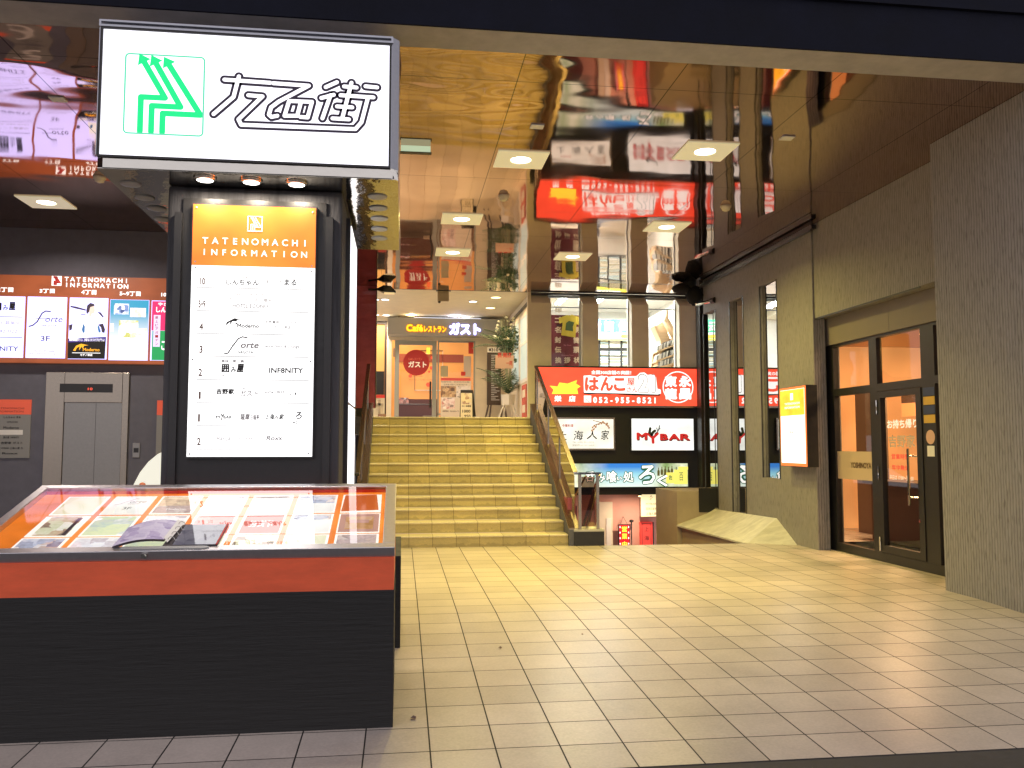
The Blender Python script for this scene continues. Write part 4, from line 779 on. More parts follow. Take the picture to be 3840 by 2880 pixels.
m_ = MB().tube((4.37, 16.83, -.27), (4.44, 16.9, -.12), .004).tube((4.51, 16.83, -.27), (4.44, 16.9, -.12), .004); m_.build('hanging_cord', M['black'], ns)
MB().tube((4.60, 16.85, -2.2), (4.60, 16.85, -.21), .011).lathe((4.60, 16.85, -.235), [(.02, 0), (.045, .02), (.045, .04), (.02, .055)], 12).build('pole_stand', M['black'], label='thin black pole with a round head beside the red basement sign', cat='pole')
fs1 = FY(16.72); a0, b0, a1, b1 = RY(16.72, crop(1960, 1060, .627), 705, 1240, 835, 1400)
bsn = thing('shop_list_sign', 'lit cream sign listing bars hanging over the basement entrance', 'sign', (a0, 16.75, b0))
MB().fbox(fs1, a0, b0, a1, b1, -.07, 0).build('sign_case', M['steel_warm'], bsn); MB().quad(fs1, a0+.006, b0+.006, a1-.006, b1-.006, .002).build('lit_face', lit('list_sign_face', (1, .86, .48), .75, True), bsn)
kS = crop(1960, 1060, .627); m_ = MB()
for t, x0, y0, x1, y1, bo in (('ろ', 757, 1272, 777, 1290, 0), ('く', 757, 1292, 772, 1300, .02), ('MYBAR', 737, 1317, 798, 1329, 0), ('薩摩白龍亭', 737, 1344, 800, 1360, 0), ('上海人家', 737, 1373, 800, 1390, .01)): TX(m_, kS, 16.72, t, x0, y0, x1, y1, bo, 0, .004)
m_.build('lettering', M['brown_ink'], bsn)
lb = MB().lathe((4.62, 16.3, .33), [(.03, 0), (.05, .03), (.03, .079)], 12).build('spot_lamp', M['black'], label='small lit spot lamp under the ceiling of the basement entrance', cat='lamp')
MB().lathe((4.62, 16.3, .31), [(.02, 0), (.028, .008), (.02, .018)], 12).build('bulb', M['lamp_warm'], lb)
def area(parent, loc, size, power, col, rot=(0, 0, 0), spread=180, name='bulb_light'):
    ld = bpy.data.lights.new(name, 'AREA'); ld.shape = 'DISK'; ld.size = size; ld.energy = power; ld.color = col; ld.spread = math.radians(spread)
    o = bpy.data.objects.new(name, ld); COL.objects.link(o); o.parent = parent; o.location = Vector(loc)-_org(parent); o.rotation_euler = rot; return o
area(lb, (4.62, 16.3, .29), .1, 24, (1, .74, .5))
# ------------------------------------------------------------------ lit signs on the black wall
YS = 15.34; fS = FY(YS)
rs = thing('red_sign', 'long red lit stamp shop sign with white lettering and phone number', 'sign', (4, YS, 2.05))
RX0, RX1, RZ0, RZ1 = P(*kS(92, 600), Y=YS).x, P(*kS(1067, 620), Y=YS).x, P(*kS(600, 735), Y=YS).z, P(*kS(600, 511), Y=YS).z
MB().box(RX0-.03, RX1+.02, YS+.012, YW-.001, RZ0-.03, RZ1+.03).build('sign_case', M['black'], rs)
MB().box(RX0, RX1, YS, YS+.0115, RZ0, RZ1).build('lit_face', M['red_sign'], rs)
MB().box(RX0-.03, RX1+.02, YS-.004, YS+.011, RZ0-.035, RZ0-.002).build('lower_trim', M['steel_warm'], rs)
kR = crop(2050, 1360, .27125); W_ = MB(); R_ = MB(); K_ = MB(); D_ = MB()
pr = lambda x, y: (lambda v: (v.x, v.z))(P(*kR(x, y), Y=YS))
for t, x0, y0, x1, y1, bo in (('全国300店舗の実績！', 615, 108, 1168, 164, .035), ('栄', 105, 455, 205, 540, .05), ('店', 305, 455, 400, 540, .05)): TX(W_, kR, YS, t, x0, y0, x1, y1, bo, 0, .003)
spaced(W_, kR, YS, '052-955-8521', 632, 474, 1535, 552, .05, .6, .95)
a0, b0, a1, b1 = RY(YS, kR, 515, 455, 615, 550); W_.fbox(fS, a0, b0, a1, b1, .001, .003)
HK = (('は', 525, 200, 722, 392, .05), ('ん', 740, 195, 920, 394, .05), ('こ', 925, 210, 1088, 394, .05))
for i, (t, x0, y0, x1, y1, bo) in enumerate(HK): TX(D_, kR, YS, t, x0-8, y0+12, x1+6, y1+32, .13, 0, .0015+i*2e-4); TX(W_, kR, YS, t, x0-14, y0-14, x1+14, y1+16, .125, 0, .003+i*3e-4); TX(R_, kR, YS, t, x0, y0, x1, y1, bo, 0, .005)
W_.poly(fS, [pr(*z) for z in ((515, 415), (510, 180), (600, 175), (700, 200), (760, 178), (830, 200), (920, 186), (1240, 186), (1290, 140), (1350, 135), (1395, 170), (1480, 158), (1510, 200), (1530, 360), (1575, 372), (1580, 425), (1540, 440), (1200, 428))[::-1]], .0028)
D_.poly(fS, [pr(*z) for z in ((505, 405), (1580, 405), (1565, 458), (1215, 455), (1090, 448), (925, 435), (860, 440), (700, 430), (585, 440), (510, 430))[::-1]], .0012)
TX(R_, kR, YS, '屋', 1110, 212, 1220, 318, .02, 0, .005); TX(R_, kR, YS, 'さん', 1108, 335, 1255, 410, .02, 0, .005)
TX(K_, kR, YS, '21', 1256, 154, 1506, 416, .07, 0, .0046); TX(W_, kR, YS, '21', 1266, 165, 1496, 406, .045, 0, .0054)
K_.build('number_outline', M['grey_ink'], rs); D_.build('drop_edge', M['ink'], rs); R_.build('red_lettering', M['red_glow'], rs)
c = pr(1815, 338); rr = abs(pr(2030, 338)[0]-pr(1605, 338)[0])/2; ri = MB()
for i in range(40):
    a_, b_ = 2*math.pi*i/40, 2*math.pi*(i+1)/40
    ri.add([fS(c[0]+q*math.cos(z), c[1]+q*math.sin(z), .003) for q, z in ((rr, a_), (rr, b_), (rr*.93, b_), (rr*.93, a_))], [(0, 1, 2, 3)])
for t, dx, dz in (('東', -.46, .36), ('永', .46, .36), ('龍', -.46, -.42), ('昌', .46, -.42)): ri.text(fS, t, c[0]+(dx-.40)*rr, c[1]+(dz-.36)*rr, c[0]+(dx+.40)*rr, c[1]+(dz+.36)*rr, .0035, .06)
ri.build('seal_emblem', M['ink_white_glow'], rs); W_.build('white_lettering', M['ink_white_glow'], rs)
m_ = MB().poly(fS, [pr(*z) for z in ((40, 318), (150, 330), (175, 275), (290, 290), (420, 240), (405, 290), (468, 328), (420, 360), (435, 432), (70, 432), (95, 375))[::-1]], .0026)
m_.build('yellow_burst', M['yellow_glow'], rs)
m_ = MB(); a0, b0, a1, b1 = RY(YS, kR, 535, 470, 560, 500)
m_.stroke(fS, [pr(*z) for z in ((540, 480), (545, 510), (565, 530), (590, 540))], .012, .0035); m_.build('phone_mark', M['red_glow'], rs)
# shanghai restaurant sign, bar sign, tavern sign
YT = 15.40; fT = FY(YT)
def wall_sign(name, lab, x0, y0, x1, y1, frame_m, face_m, fw):
    a0, b0, a1, b1 = RY(YT, kS, x0, y0, x1, y1); t = thing(name, lab, 'sign', ((a0+a1)/2, YT, b0))
    MB().fbox(fT, a0, b0, a1, b1, -.095, -.001).build('sign_case', M[frame_m], t); MB().quad(fT, a0+fw, b0+fw, a1-fw, b1-fw, .001).build('lit_face', face_m, t); return t
t1 = wall_sign('restaurant_sign', 'pale framed lit Chinese restaurant sign with brush lettering and plum branch', 170, 806, 553, 1002, 'steel_warm', M['pale_sign'], .03)
m_ = MB(); [TX(m_, kS, YT, c_, x0, y0, x1, y1, bo, .12, .004) for c_, x0, y0, x1, y1, bo in (('上', 212, 888, 262, 940, .01), ('海', 302, 885, 358, 942, .01), ('人', 382, 888, 445, 936, .01), ('家', 466, 882, 512, 940, .01))]; m_.build('brush_lettering', M['ink'], t1)
m_ = MB(); TX(m_, kS, YT, '中華料理', 236, 846, 303, 864, .02, .05, .004); m_.build('red_lettering', M['red_ink'], t1)
m_ = MB(); TX(m_, kS, YT, 'TEL (052) 951-5222', 298, 950, 425, 962, 0, 0, .004); TX(m_, kS, YT, '営業時間 pm11:30〜am2:30', 298, 967, 428, 979, 0, 0, .004); m_.build('small_lettering', M['pale_ink'], t1)
ps = lambda x, y: (lambda v: (v.x, v.z))(P(*kS(x, y), Y=YT))
br_ = mat('branch_ink', (.35, .16, .08), .6); m_ = MB()
for pts in (((420, 824), (445, 830), (475, 838), (500, 845), (515, 858)), ((470, 836), (450, 845), (430, 852), (418, 866)), ((445, 848), (438, 862), (425, 878))): m_.stroke(fT, [ps(*z) for z in pts], .012, .003)
m_.build('branch', br_, t1); m_ = MB(); [m_.disc(fT, *ps(x, y), .018, .0042, 8) for x, y in ((418, 866), (428, 856), (437, 862), (424, 878), (455, 846), (480, 832), (488, 840), (500, 850), (510, 858), (516, 868), (505, 842), (470, 842), (414, 884))]
m_.build('blossom', mat('blossom_ink', (.75, .42, .34), .6), t1)
t2 = wall_sign('bar_sign', 'white lit bar sign with red MYBAR lettering and antlers', 650, 812, 1024, 1004, 'alu', M['cool_white'], .006)
m_ = MB(); k2_ = MB()
for t, x0, y0, x1, y1 in (('M', 680, 896, 745, 940), ('B', 820, 903, 870, 943), ('A', 872, 903, 940, 943), ('R', 940, 903, 1002, 943)):
    TX(k2_, kS, YT, t, x0+3, y0+5, x1+3, y1+5, .05, 0, .0022); TX(m_, kS, YT, t, x0, y0, x1, y1, .05, 0, .005)
m_.stroke(fT, [ps(752, 905), ps(778, 928), ps(780, 955)], .055, .0045).stroke(fT, [ps(806, 903), ps(778, 930)], .05, .006)
m_.build('red_lettering', lit('bar_letter_red', (.62, .02, .02), .75), t2); k2_.build('letter_shadow', M['ink'], t2)
m_ = MB()
for pts, w_ in (((( 772, 912), (758, 895), (762, 872)), .05), (((772, 908), (780, 893), (790, 886)), .05), (((790, 905), (806, 892), (815, 872), (818, 855)), .018), (((808, 890), (800, 868)), .014), (((812, 880), (822, 872)), .012)): m_.stroke(fT, [ps(*z) for z in pts], w_, .007)
m_.build('antler', mat('antler_green_ink', (.03, .05, .03), .6), t2)
t3 = thing('tavern_sign', 'wide lit tavern sign with blue sky, white brush lettering and bottles', 'sign', (4, YT, .53))
a0, b0, a1, b1 = RY(YT, kS, 200, 1080, 989, 1223)
MB().fbox(fT, a0, b0, a1, b1, -.095, -.001).build('sign_case', M['black'], t3)
g3 = bpy.data.materials.new('tavern_print'); g3.use_nodes = True; t_ = g3.node_tree; bb = t_.nodes['Principled BSDF']; L_ = t_.links.new
tcn = t_.nodes.new('ShaderNodeTexCoord'); sp_ = t_.nodes.new('ShaderNodeSeparateXYZ'); gg = t_.nodes.new('ShaderNodeNewGeometry'); L_(gg.outputs['Position'], sp_.inputs[0]); bb.inputs['Base Color'].default_value = (.05, .05, .05, 1)
gz = t_.nodes.new('ShaderNodeMapRange'); gz.inputs[1].default_value = b0; gz.inputs[2].default_value = b1; L_(sp_.outputs[2], gz.inputs[0]); gx_ = t_.nodes.new('ShaderNodeMapRange'); gx_.inputs[1].default_value = a0; gx_.inputs[2].default_value = a1; L_(sp_.outputs[0], gx_.inputs[0])
rp = t_.nodes.new('ShaderNodeValToRGB'); e = rp.color_ramp.elements; e[0].position = 0; e[0].color = (.85, .95, .85, 1); e[1].position = .85; e[1].color = (.01, .22, .70, 1); z_ = e.new(.55); z_.color = (.30, .68, .80, 1); L_(gz.outputs[0], rp.inputs[0])
nn = t_.nodes.new('ShaderNodeTexNoise'); nn.inputs['Scale'].default_value = 3; nn.inputs['Detail'].default_value = 5; L_(tcn.outputs['Object'], nn.inputs[0])
rx = t_.nodes.new('ShaderNodeValToRGB'); e = rx.color_ramp.elements; e[0].position = .16; e[0].color = (1, 1, 1, 1); e[1].position = .40; e[1].color = (0, 0, 0, 1); z_ = e.new(.68); z_.color = (0, 0, 0, 1); z_ = e.new(.80); z_.color = (1, 1, 1, 1); L_(gx_.outputs[0], rx.inputs[0])
r4 = t_.nodes.new('ShaderNodeValToRGB'); e = r4.color_ramp.elements; e[0].position = .35; e[0].color = (.22, .36, .12, 1); e[1].position = .65; e[1].color = (.95, .95, .70, 1); L_(nn.outputs[0], r4.inputs[0])
mx = t_.nodes.new('ShaderNodeMix'); mx.data_type = 'RGBA'; L_(rx.outputs[0], mx.inputs[0]); L_(rp.outputs[0], mx.inputs[6]); L_(r4.outputs[0], mx.inputs[7])
L_(mx.outputs[2], bb.inputs['Emission Color']); bb.inputs['Emission Strength'].default_value = 1.05
MB().fbox(fT, a0+.005, b0+.005, a1-.005, b1-.005, 0, .004).build('lit_face', g3, t3)
m_ = MB(); m2_ = MB()
dk = lit('tavern_green', (.02, .16, .09), .6)
for t, x0, y0, x1, y1, bo in (('呑', 372, 1128, 430, 1190, .02), ('み', 440, 1140, 492, 1192, .02), ('喰', 500, 1125, 560, 1195, .02), ('い', 562, 1160, 592, 1182, .02), ('処', 600, 1130, 662, 1192, .02), ('ろ', 692, 1092, 790, 1205, .02), ('く', 800, 1150, 866, 1218, .03)):
    TX(m2_, kS, YT, t, x0-4, y0-4, x1+4, y1+5, bo+.075, .06, .006); TX(m_, kS, YT, t, x0, y0, x1, y1, bo, .06, .0085)
m2_.build('lettering_shadow', dk, t3); m_.build('white_lettering', M['ink_white_glow'], t3)
m_ = MB()
for i, (x, y) in enumerate(((812, 1110), (832, 1105), (852, 1102), (872, 1105), (892, 1100), (918, 1106), (850, 1125), (880, 1128))):
    q = [ps(x-7, y+45), ps(x-7, y+18), ps(x-2.5, y+8), ps(x-2.5, y-4), ps(x+2.5, y-4), ps(x+2.5, y+8), ps(x+7, y+18), ps(x+7, y+45)]; m_.poly(fT, q[::-1], .0055+i*1e-4)
m_.build('bottle_print', lit('bottle_print', (.10, .09, .02), .8), t3)
m_ = MB()
for i, (x0, y0, x1, y1) in enumerate(((905, 1118, 985, 1205), (858, 1135, 905, 1200), (930, 1100, 988, 1118))): a0, b0, a1, b1 = RY(YT, kS, x0, y0, x1, y1); m_.quad(fT, a0, b0, a1, b1, .0068+i*1e-4)
m_.build('cask_print', lit('cask_print', (.85, .80, .16), .95), t3); m_ = MB(); TX(m_, kS, YT, '佐', 872, 1150, 895, 1180, .02, 0, .0075); TX(m_, kS, YT, '百', 935, 1135, 960, 1185, 0, 0, .0075); m_.build('cask_lettering', dk, t3)
# ------------------------------------------------------------------ stamp shop interior behind the three windows
si = thing('shop_interior', 'bright white shop room behind the three windows', 'room', (4, 17.5, 2.06))
MB().box(2.46, 5.7, 19.0, 19.1, 2.06, 4.5).box(2.46, 2.5, 15.9, 19.0, 2.06, 4.5).box(5.66, 5.7, 15.9, 19.0, 2.06, 4.5).build('back_wall', M['white'], si)
MB().box(2.46, 5.7, 15.86, 19.1, 4.36, 4.42).build('room_ceiling', M['white'], si); MB().box(2.46, 5.7, 15.86, 19.1, 2.0, 2.06).build('room_floor', M['tan'], si)
def tube_light(x, y, lab):
    t = thing('tube_light', lab, 'ceiling light', (x, y, 4.30), 'tube lights in the stamp shop')
    MB().box(x-.09, x+.09, y-.6, y+.6, 4.325, 4.359).build('tray', M['white'], t); m_ = MB().tube((x-.04, y-.58, 4.31), (x-.04, y+.58, 4.31), .016).tube((x+.04, y-.58, 4.31), (x+.04, y+.58, 4.31), .016); m_.build('lamp_tube', M['tube'], t)
    ld = bpy.data.lights.new('tube_glow', 'AREA'); ld.shape = 'RECTANGLE'; ld.size = .18; ld.size_y = 1.15; ld.energy = 95; ld.color = (.93, 1, .98)
    o = bpy.data.objects.new('tube_glow', ld); COL.objects.link(o); o.parent = t; o.location = (0, 0, -.01)
tube_light(3.28, 17.2, 'white tube light over the maroon banner in the stamp shop'); tube_light(4.05, 17.3, 'white tube light above the blue and green banner'); tube_light(4.95, 17.4, 'white tube light over the curved bookshelf in the stamp shop')
YN = 16.02; fN = FY(YN); kW = crop(2000, 1080, .226)
mb_ = thing('maroon_banner', 'maroon hanging banner with pale kanji columns in the first shop window', 'banner', (3.0, YN, 2.4))
a0, b0, a1, b1 = RY(YN, kW, 298, 450, 835, 1275)
MB().fbox(fN, a0, b0-.1, a1-.03, b1, -.012, 0).build('cloth', mat('maroon_cloth', (.14, .018, .028), .7, noise=((5, 5, 5), .2)), mb_); MB().fbox(fN, a1-.029, b0-.1, a1+.04, b1-.12, -.012, 0).build('red_edge', mat('red_cloth', (.62, .04, .04), .7), mb_)
m_ = MB()
for t, x, y in (('印', 360, 310), ('ゴ', 355, 475), ('名', 355, 640), ('封', 355, 808), ('伝', 355, 972), ('挨', 358, 1145), ('拶', 508, 1145), ('刷', 665, 640), ('筒', 660, 815), ('票', 660, 975), ('状', 665, 1145)): TX(m_, kW, YN, t, x, y, x+108, y+105, .045, 0, .004)
m_.build('lettering', mat('cream_print', (.70, .58, .45), .6), mb_); m_ = MB(); TX(m_, kW, YN, 'Slip Sheet', 500, 938, 630, 965, .01, 0, .004); TX(m_, kW, YN, 'Greeting Card', 465, 1105, 662, 1132, .01, 0, .004); m_.build('small_lettering', mat('pink_print', (.55, .25, .30), .6), mb_)
ts = thing('tshirt', 'yellow t-shirt with a dark green print hung in the first shop window', 't-shirt', (3.05, 15.95, 3.3))
pw = lambda x, y, Y=15.96: (lambda v: (v.x, v.z))(P(*kW(x, y), Y=Y))
sh_ = [(495, 470), (570, 445), (600, 458), (640, 440), (800, 500), (825, 575), (790, 612), (715, 600), (700, 820), (465, 780), (490, 570), (440, 590), (425, 500)]
f15 = FY(15.96); m_ = MB().prism(f15, [pw(*z) for z in sh_][::-1], -.03, .0); m_.build('shirt', mat('yellow_cotton', (.68, .52, .06), .8, bump=((14, 14, 6), .6, .03)), ts)
MB().poly(f15, [pw(*z) for z in ((545, 580), (590, 545), (680, 570), (655, 640), (660, 720), (530, 700))][::-1], .003).build('print', mat('dark_green_print', (.06, .10, .03), .7), ts); MB().tube((3.02, 15.98, 3.62), (3.02, 15.98, 3.78), .006).tube((2.93, 15.98, 3.60), (3.13, 15.98, 3.61), .01).build('hanger', M['black'], ts)
YN2 = 17.9; fN2 = FY(YN2)
bb_ = thing('shop_banner', 'blue and green shop banner with white kanji over the paper shelves', 'banner', (4.3, YN2, 3.2))
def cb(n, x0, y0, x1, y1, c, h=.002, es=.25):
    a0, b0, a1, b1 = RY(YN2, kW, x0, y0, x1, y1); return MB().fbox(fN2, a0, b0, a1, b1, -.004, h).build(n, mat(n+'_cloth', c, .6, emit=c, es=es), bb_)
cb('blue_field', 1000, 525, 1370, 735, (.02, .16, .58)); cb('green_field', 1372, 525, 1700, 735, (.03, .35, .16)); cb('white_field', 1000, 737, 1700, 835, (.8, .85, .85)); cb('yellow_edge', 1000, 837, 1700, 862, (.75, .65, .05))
m_ = MB(); TX(m_, kW, YN2, '筒', 1172, 545, 1338, 720, .05, 0, .006); TX(m_, kW, YN2, '伝', 1410, 548, 1580, 718, .05, 0, .006); TX(m_, kW, YN2, '封', 1010, 545, 1125, 720, .05, 0, .006); m_.build('lettering', M['white'], bb_); m_ = MB(); TX(m_, kW, YN2, 'んです!!', 1112, 780, 1310, 832, .01, 0, .006); m_.build('black_lettering', M['ink'], bb_)
m_ = MB(); TX(m_, kW, YN2, '印刷お任せ', 1450, 775, 1680, 830, .05, .2, .0075); m_.build('yellow_lettering', M['yellow_glow'], bb_); m_ = MB(); TX(m_, kW, YN2, '印刷お任せ', 1445, 770, 1690, 836, .11, .2, .0055); m_.build('lettering_shadow', M['ink'], bb_)
# paper rack with drawers of coloured paper
pr_ = thing('paper_rack', 'dark wall rack of paper drawers under the shop banner', 'shelf', (4.3, 18.2, 2.1))
YK = 18.0; fK = FY(YK); a0, b0, a1, b1 = RY(YK, kW, 1000, 868, 1720, 1400)
MB().fbox(fK, a0, b0, a1, b1, -.30, -.001).build('rack', M['black'], pr_); cols_ = [mat('paper_stack_%s' % n, c, .6) for n, c in (('cream', (.6, .55, .42)), ('blue', (.45, .62, .66)), ('white', (.75, .75, .70)), ('khaki', (.42, .38, .24)))]
mbs = [MB() for _ in range(4)]
for ci, (xa, xb) in enumerate(((1000, 1060), (1110, 1240), (1265, 1440), (1475, 1625), (1650, 1715))):
    for ri_, y in enumerate([880, 905, 930, 955, 978, 1050, 1075, 1100, 1145, 1172, 1200, 1228, 1255, 1282, 1310, 1340]):
        q = RY(YK, kW, xa+3, y, xb-3, y+15); mbs[(ci*3+ri_*2+ri_//3) % 4].fbox(fK, q[0], q[1], q[2], q[3], 0, .03)
for i in range(4): mbs[i].build('paper_stacks', cols_[i], pr_)
# slanting magazine shelf in the third window
YM = 16.9; fM = FY(YM); pm_ = lambda x, y: (lambda v: (v.x, v.z))(P(*kW(x, y), Y=YM))
kT = crop(2500, 960, .3013); kX = crop(1960, 1060, .627); pm2 = lambda x, y: (lambda v: (v.x, v.z))(P(*kX(x, y), Y=YM))
ms = thing('magazine_shelf', 'curved pale wood book shelf leaning across the third shop window', 'shelf', (5, YM, 2.5))
MB().prism(fM, [pm2(*z) for z in ((788, 265), (830, 335), (800, 420), (790, 500), (960, 500), (960, 250), (905, 330), (865, 220))][::-1], -.30, -.25).build('back_panel', M['wood'], ms)
for pts in (((862, 160), (852, 215), (880, 270), (910, 318), (925, 400), (925, 500), (940, 500), (942, 395), (925, 305), (890, 250), (866, 210), (868, 160)), ((785, 262), (800, 300), (820, 345), (822, 380), (810, 440), (800, 500), (812, 500), (832, 400), (836, 350), (812, 295), (797, 258))):
    MB().prism(fM, [pm2(*z) for z in pts][::-1], -.25, .05).build('side_panel', M['wood'], ms)
for (x0, y0), (x1, y1) in (((795, 412), (945, 355)), ((790, 470), (945, 412)), ((800, 508), (945, 468))):
    MB().prism(fM, [pm2(x0, y0+9), pm2(x1, y1+9), pm2(x1, y1), pm2(x0, y0)], -.25, .12).build('shelf_board', M['wood'], ms)
    m_ = MB(); m3 = MB()
    for i in range(16):
        u = (i+.4)/16; x = x0+(x1-x0)*u; y = y0+(y1-y0)*u
        if 6 < i < 8: continue
        (m_ if (i*7+3) % 5 < 3 else m3).prism(fM, [pm2(x, y-1), pm2(x+7.5, y-4), pm2(x+12, y-34-(i*5) % 9), pm2(x+4, y-30-(i*5) % 9)], -.15, .08)
    m_.build('books', M['white'], ms); m3.build('dark_books', mat('grey_book', (.18, .18, .17), .6), ms)
MB().prism(fM, [pm2(*z) for z in ((752, 215), (858, 155), (858, 215), (752, 278))][::-1], -.1, .0).build('lit_header', lit('shelf_header_lit', (.95, .98, .98), .9), ms)
hd_ = MB().lathe((3.79, 16.4, 2.62), [(.03, 0), (.09, .03), (.115, .08), (.11, .13), (.07, .18), (.02, .2)], 16); hd_.box(3.68, 3.90, 16.3, 16.5, 2.06, 2.60)
hd_.build('shop_cap_stand', mat('dark_cap', (.03, .02, .03), .8), label='dark cap on a stand at the bottom of the second shop window', cat='cap')
# ------------------------------------------------------------------ upstairs alcove and cafe front
YG = 19.4; fG = FY(YG); kG = crop(1340, 1080, .3737); gx = lambda x, y, Y=YG: (lambda v: (v.x, v.z))(P(*kG(x, y), Y=Y))
MB().box(-1.5, 3.0, 15.55, 19.8, ZC+.06, ZC+.2).build('alcove_ceiling', M['cream'], label='cream plaster ceiling of the upstairs alcove before the restaurant', cat='ceiling')
MB().box(-1.5, 2.36, 15.50, 15.55, ZC+.0, ZC+.06).build('alcove_edge', M['black'], label='dark trim between the mirror ceiling and the cream alcove ceiling', cat='trim')
aw = thing('alcove_wall', 'cream side wall with white framed windows right of the restaurant door', 'wall', (2.4, 17.5, ZL))
MB().box(2.40, 2.455, 15.9, 19.4, ZL, 4.2).build('wall_face', M['cream'], aw)
MB().box(2.30, 2.36, 15.50, 15.62, ZL, ZC).build('corner_frame', M['cream'], aw)
for y0, y1 in ((15.95, 17.2), (17.3, 18.5)):
    z_ = MB().box(2.385, 2.399, y0, y1, 2.55, 2.62).box(2.385, 2.399, y0, y1, 3.85, 3.92).box(2.385, 2.399, y0, y0+.06, 2.62, 3.85).box(2.385, 2.399, y1-.06, y1, 2.62, 3.85).box(2.385, 2.399, y0+.06, y1-.06, 3.3, 3.35).build('window_frame', M['white'], aw)
    MB().box(2.392, 2.3985, y0+.06, y1-.06, 2.62, 3.3).box(2.392, 2.3985, y0+.06, y1-.06, 3.35, 3.85).build('lit_pane', lit('pale_green_pane', (.62, .74, .66), .55), z_)
MB().box(2.36, 2.39, 15.7, 18.6, 4.0, 4.05).build('dark_rail', M['black'], aw)
rp2 = MB().box(2.383, 2.399, 16.3, 16.9, ZL+.02, 2.5).build('red_menu_poster', mat('red_menu_paper', (.55, .10, .07), .6, noise=((9, 9, 9), .4)), label='narrow red menu poster low on the alcove side wall', cat='poster')
MB().box(2.378, 2.3828, 16.4, 16.8, 2.25, 2.4).box(2.378, 2.3828, 16.4, 16.8, 1.95, 2.1).build('pale_print', M['cream'], rp2)
cf = thing('cafe_facade', 'pale grey restaurant front with aluminium door and glowing orange room behind', 'shop front', (1, YG, ZL))
MB().box(-1.5, -.34, YG, YG+.1, 4.12, 4.3).box(-.345, -.235, YG, YG+.12, ZL, 3.70).box(1.66, 2.40, YG, YG+.12, ZL, 4.3).box(-.34, 2.3, YG+.02, YG+.12, 3.70, 4.3).build('facade_wall', M['cream'], cf)
MB().box(-.60, -.35, YG+.01, YG+.08, 4.05, 4.12).box(-.395, -.35, YG+.01, YG+.08, ZL, 4.05).build('side_window_frame', M['darkwood'], cf)
a0, b0, a1, b1 = -.325, 3.765, 2.19, 4.145
sgn = MB().box(a0, a1, YG-.42, YG-.001, b0, b1).build('sign_band', mat('sign_band_grey', (.42, .42, .40), .5), cf)
m_ = MB(); m2_ = MB(); fs2 = FY(YG-.42); kk = YG-.42
spec = (('Café', 490, 365, 660, 440, .05), ('レストラン', 668, 382, 892, 445, .05))
for t, x0, y0, x1, y1, bo in spec: TX(m2_, kG, kk, t, x0-5, y0-4, x1+5, y1+5, bo+.06, 0, .012); TX(m_, kG, kk, t, x0, y0, x1, y1, bo, 0, .03)
m_.build('yellow_lettering', M['cafe_yellow'], sgn); m2_.build('lettering_edge', lit('letter_edge_orange', (.75, .16, .01), .8), sgn)
m_ = MB(); m2_ = MB(); TX(m_, kG, kk, 'ガスト', 922, 352, 1238, 472, .075, 0, .03); TX(m2_, kG, kk, 'ガスト', 916, 346, 1244, 478, .10, 0, .012); m_.build('white_lettering', M['cafe_white'], sgn); m2_.build('lettering_halo', lit('letter_edge_violet', (.25, .22, .9), .9), sgn)
dr = MB().ring(fG, -.165, ZL, .78, 3.685, .10, -.05, .0).build('door', mat('door_grey', (.36, .37, .34), .45), cf)
MB().quad(fG, -.065, ZL+.1, .68, 3.585, -.02).build('door_glass', M['glass'], dr)
MB().box(.62, .66, YG-.07, YG-.03, 2.15, 2.75).build('door_handle', M['black'], dr); MB().box(-.20, -.17, YG-.03, YG-.001, 3.3, 3.5).build('hinge', M['steel'], dr)
c = gx(592, 748, YG-.03); rr = .295
m_ = MB().disc(FY(YG-.012), c[0], c[1], rr, .004, 40); m_.build('round_sticker', mat('sticker_red', (.35, .025, .02), .5, emit=(.32, .015, .012), es=.45), dr)
m_ = MB(); TX(m_, kG, YG-.012, 'ガスト', 512, 735, 695, 798, .04, 0, .008); m_.build('sticker_lettering', lit('sticker_cream', (.9, .72, .5), .7), dr); m_ = MB(); TX(m_, kG, YG-.012, 'Caféレストラン', 512, 700, 650, 725, .02, 0, .008); m_.build('sticker_small_lettering', lit('sticker_pink', (.75, .16, .08), .6), dr)
sp2 = MB().ring(fG, .80, ZL, 1.66, 3.69, .035, -.05, .0).box(.80, 1.66, YG-.0, YG+.03, 2.0, 2.03).build('side_light', mat('door_grey_frame', (.36, .37, .34), .45), cf); MB().quad(fG, .835, ZL+.03, 1.625, 3.655, -.02).build('side_glass', M['glass'], sp2)
def flat(n, x0, y0, x1, y1, m, h=.004, Y=YG, par=None): q = RY(Y, kG, x0, y0, x1, y1); return MB().fbox(FY(Y), q[0], q[1], q[2], q[3], h-.003, h).build(n, m, par)
flat('red_bar_print', 838, 903, 1135, 930, mat('red_bar', (.5, .06, .05), .5, emit=(.5, .06, .04), es=.5), par=sp2); flat('menu_sheet', 836, 932, 1140, 1300, mat('menu_paper', (.6, .52, .42), .6, emit=(.62, .42, .24), es=.35), .002, par=sp2)
flat('food_photo', 838, 985, 990, 1095, collage('food_photo_dark', [(.08, .05, .04), (.3, .16, .08), (.6, .4, .2), (.15, .08, .06)], 14, .4, 3), par=sp2); flat('food_photo', 995, 985, 1135, 1100, collage('food_photo_pale', [(.2, .15, .1), (.6, .5, .4), (.7, .6, .5)], 14, .3, 5), par=sp2); flat('people_photo', 846, 1102, 978, 1212, collage('people_photo', [(.1, .08, .08), (.65, .45, .35), (.75, .65, .55), (.5, .2, .15)], 16, .4, 7), par=sp2)
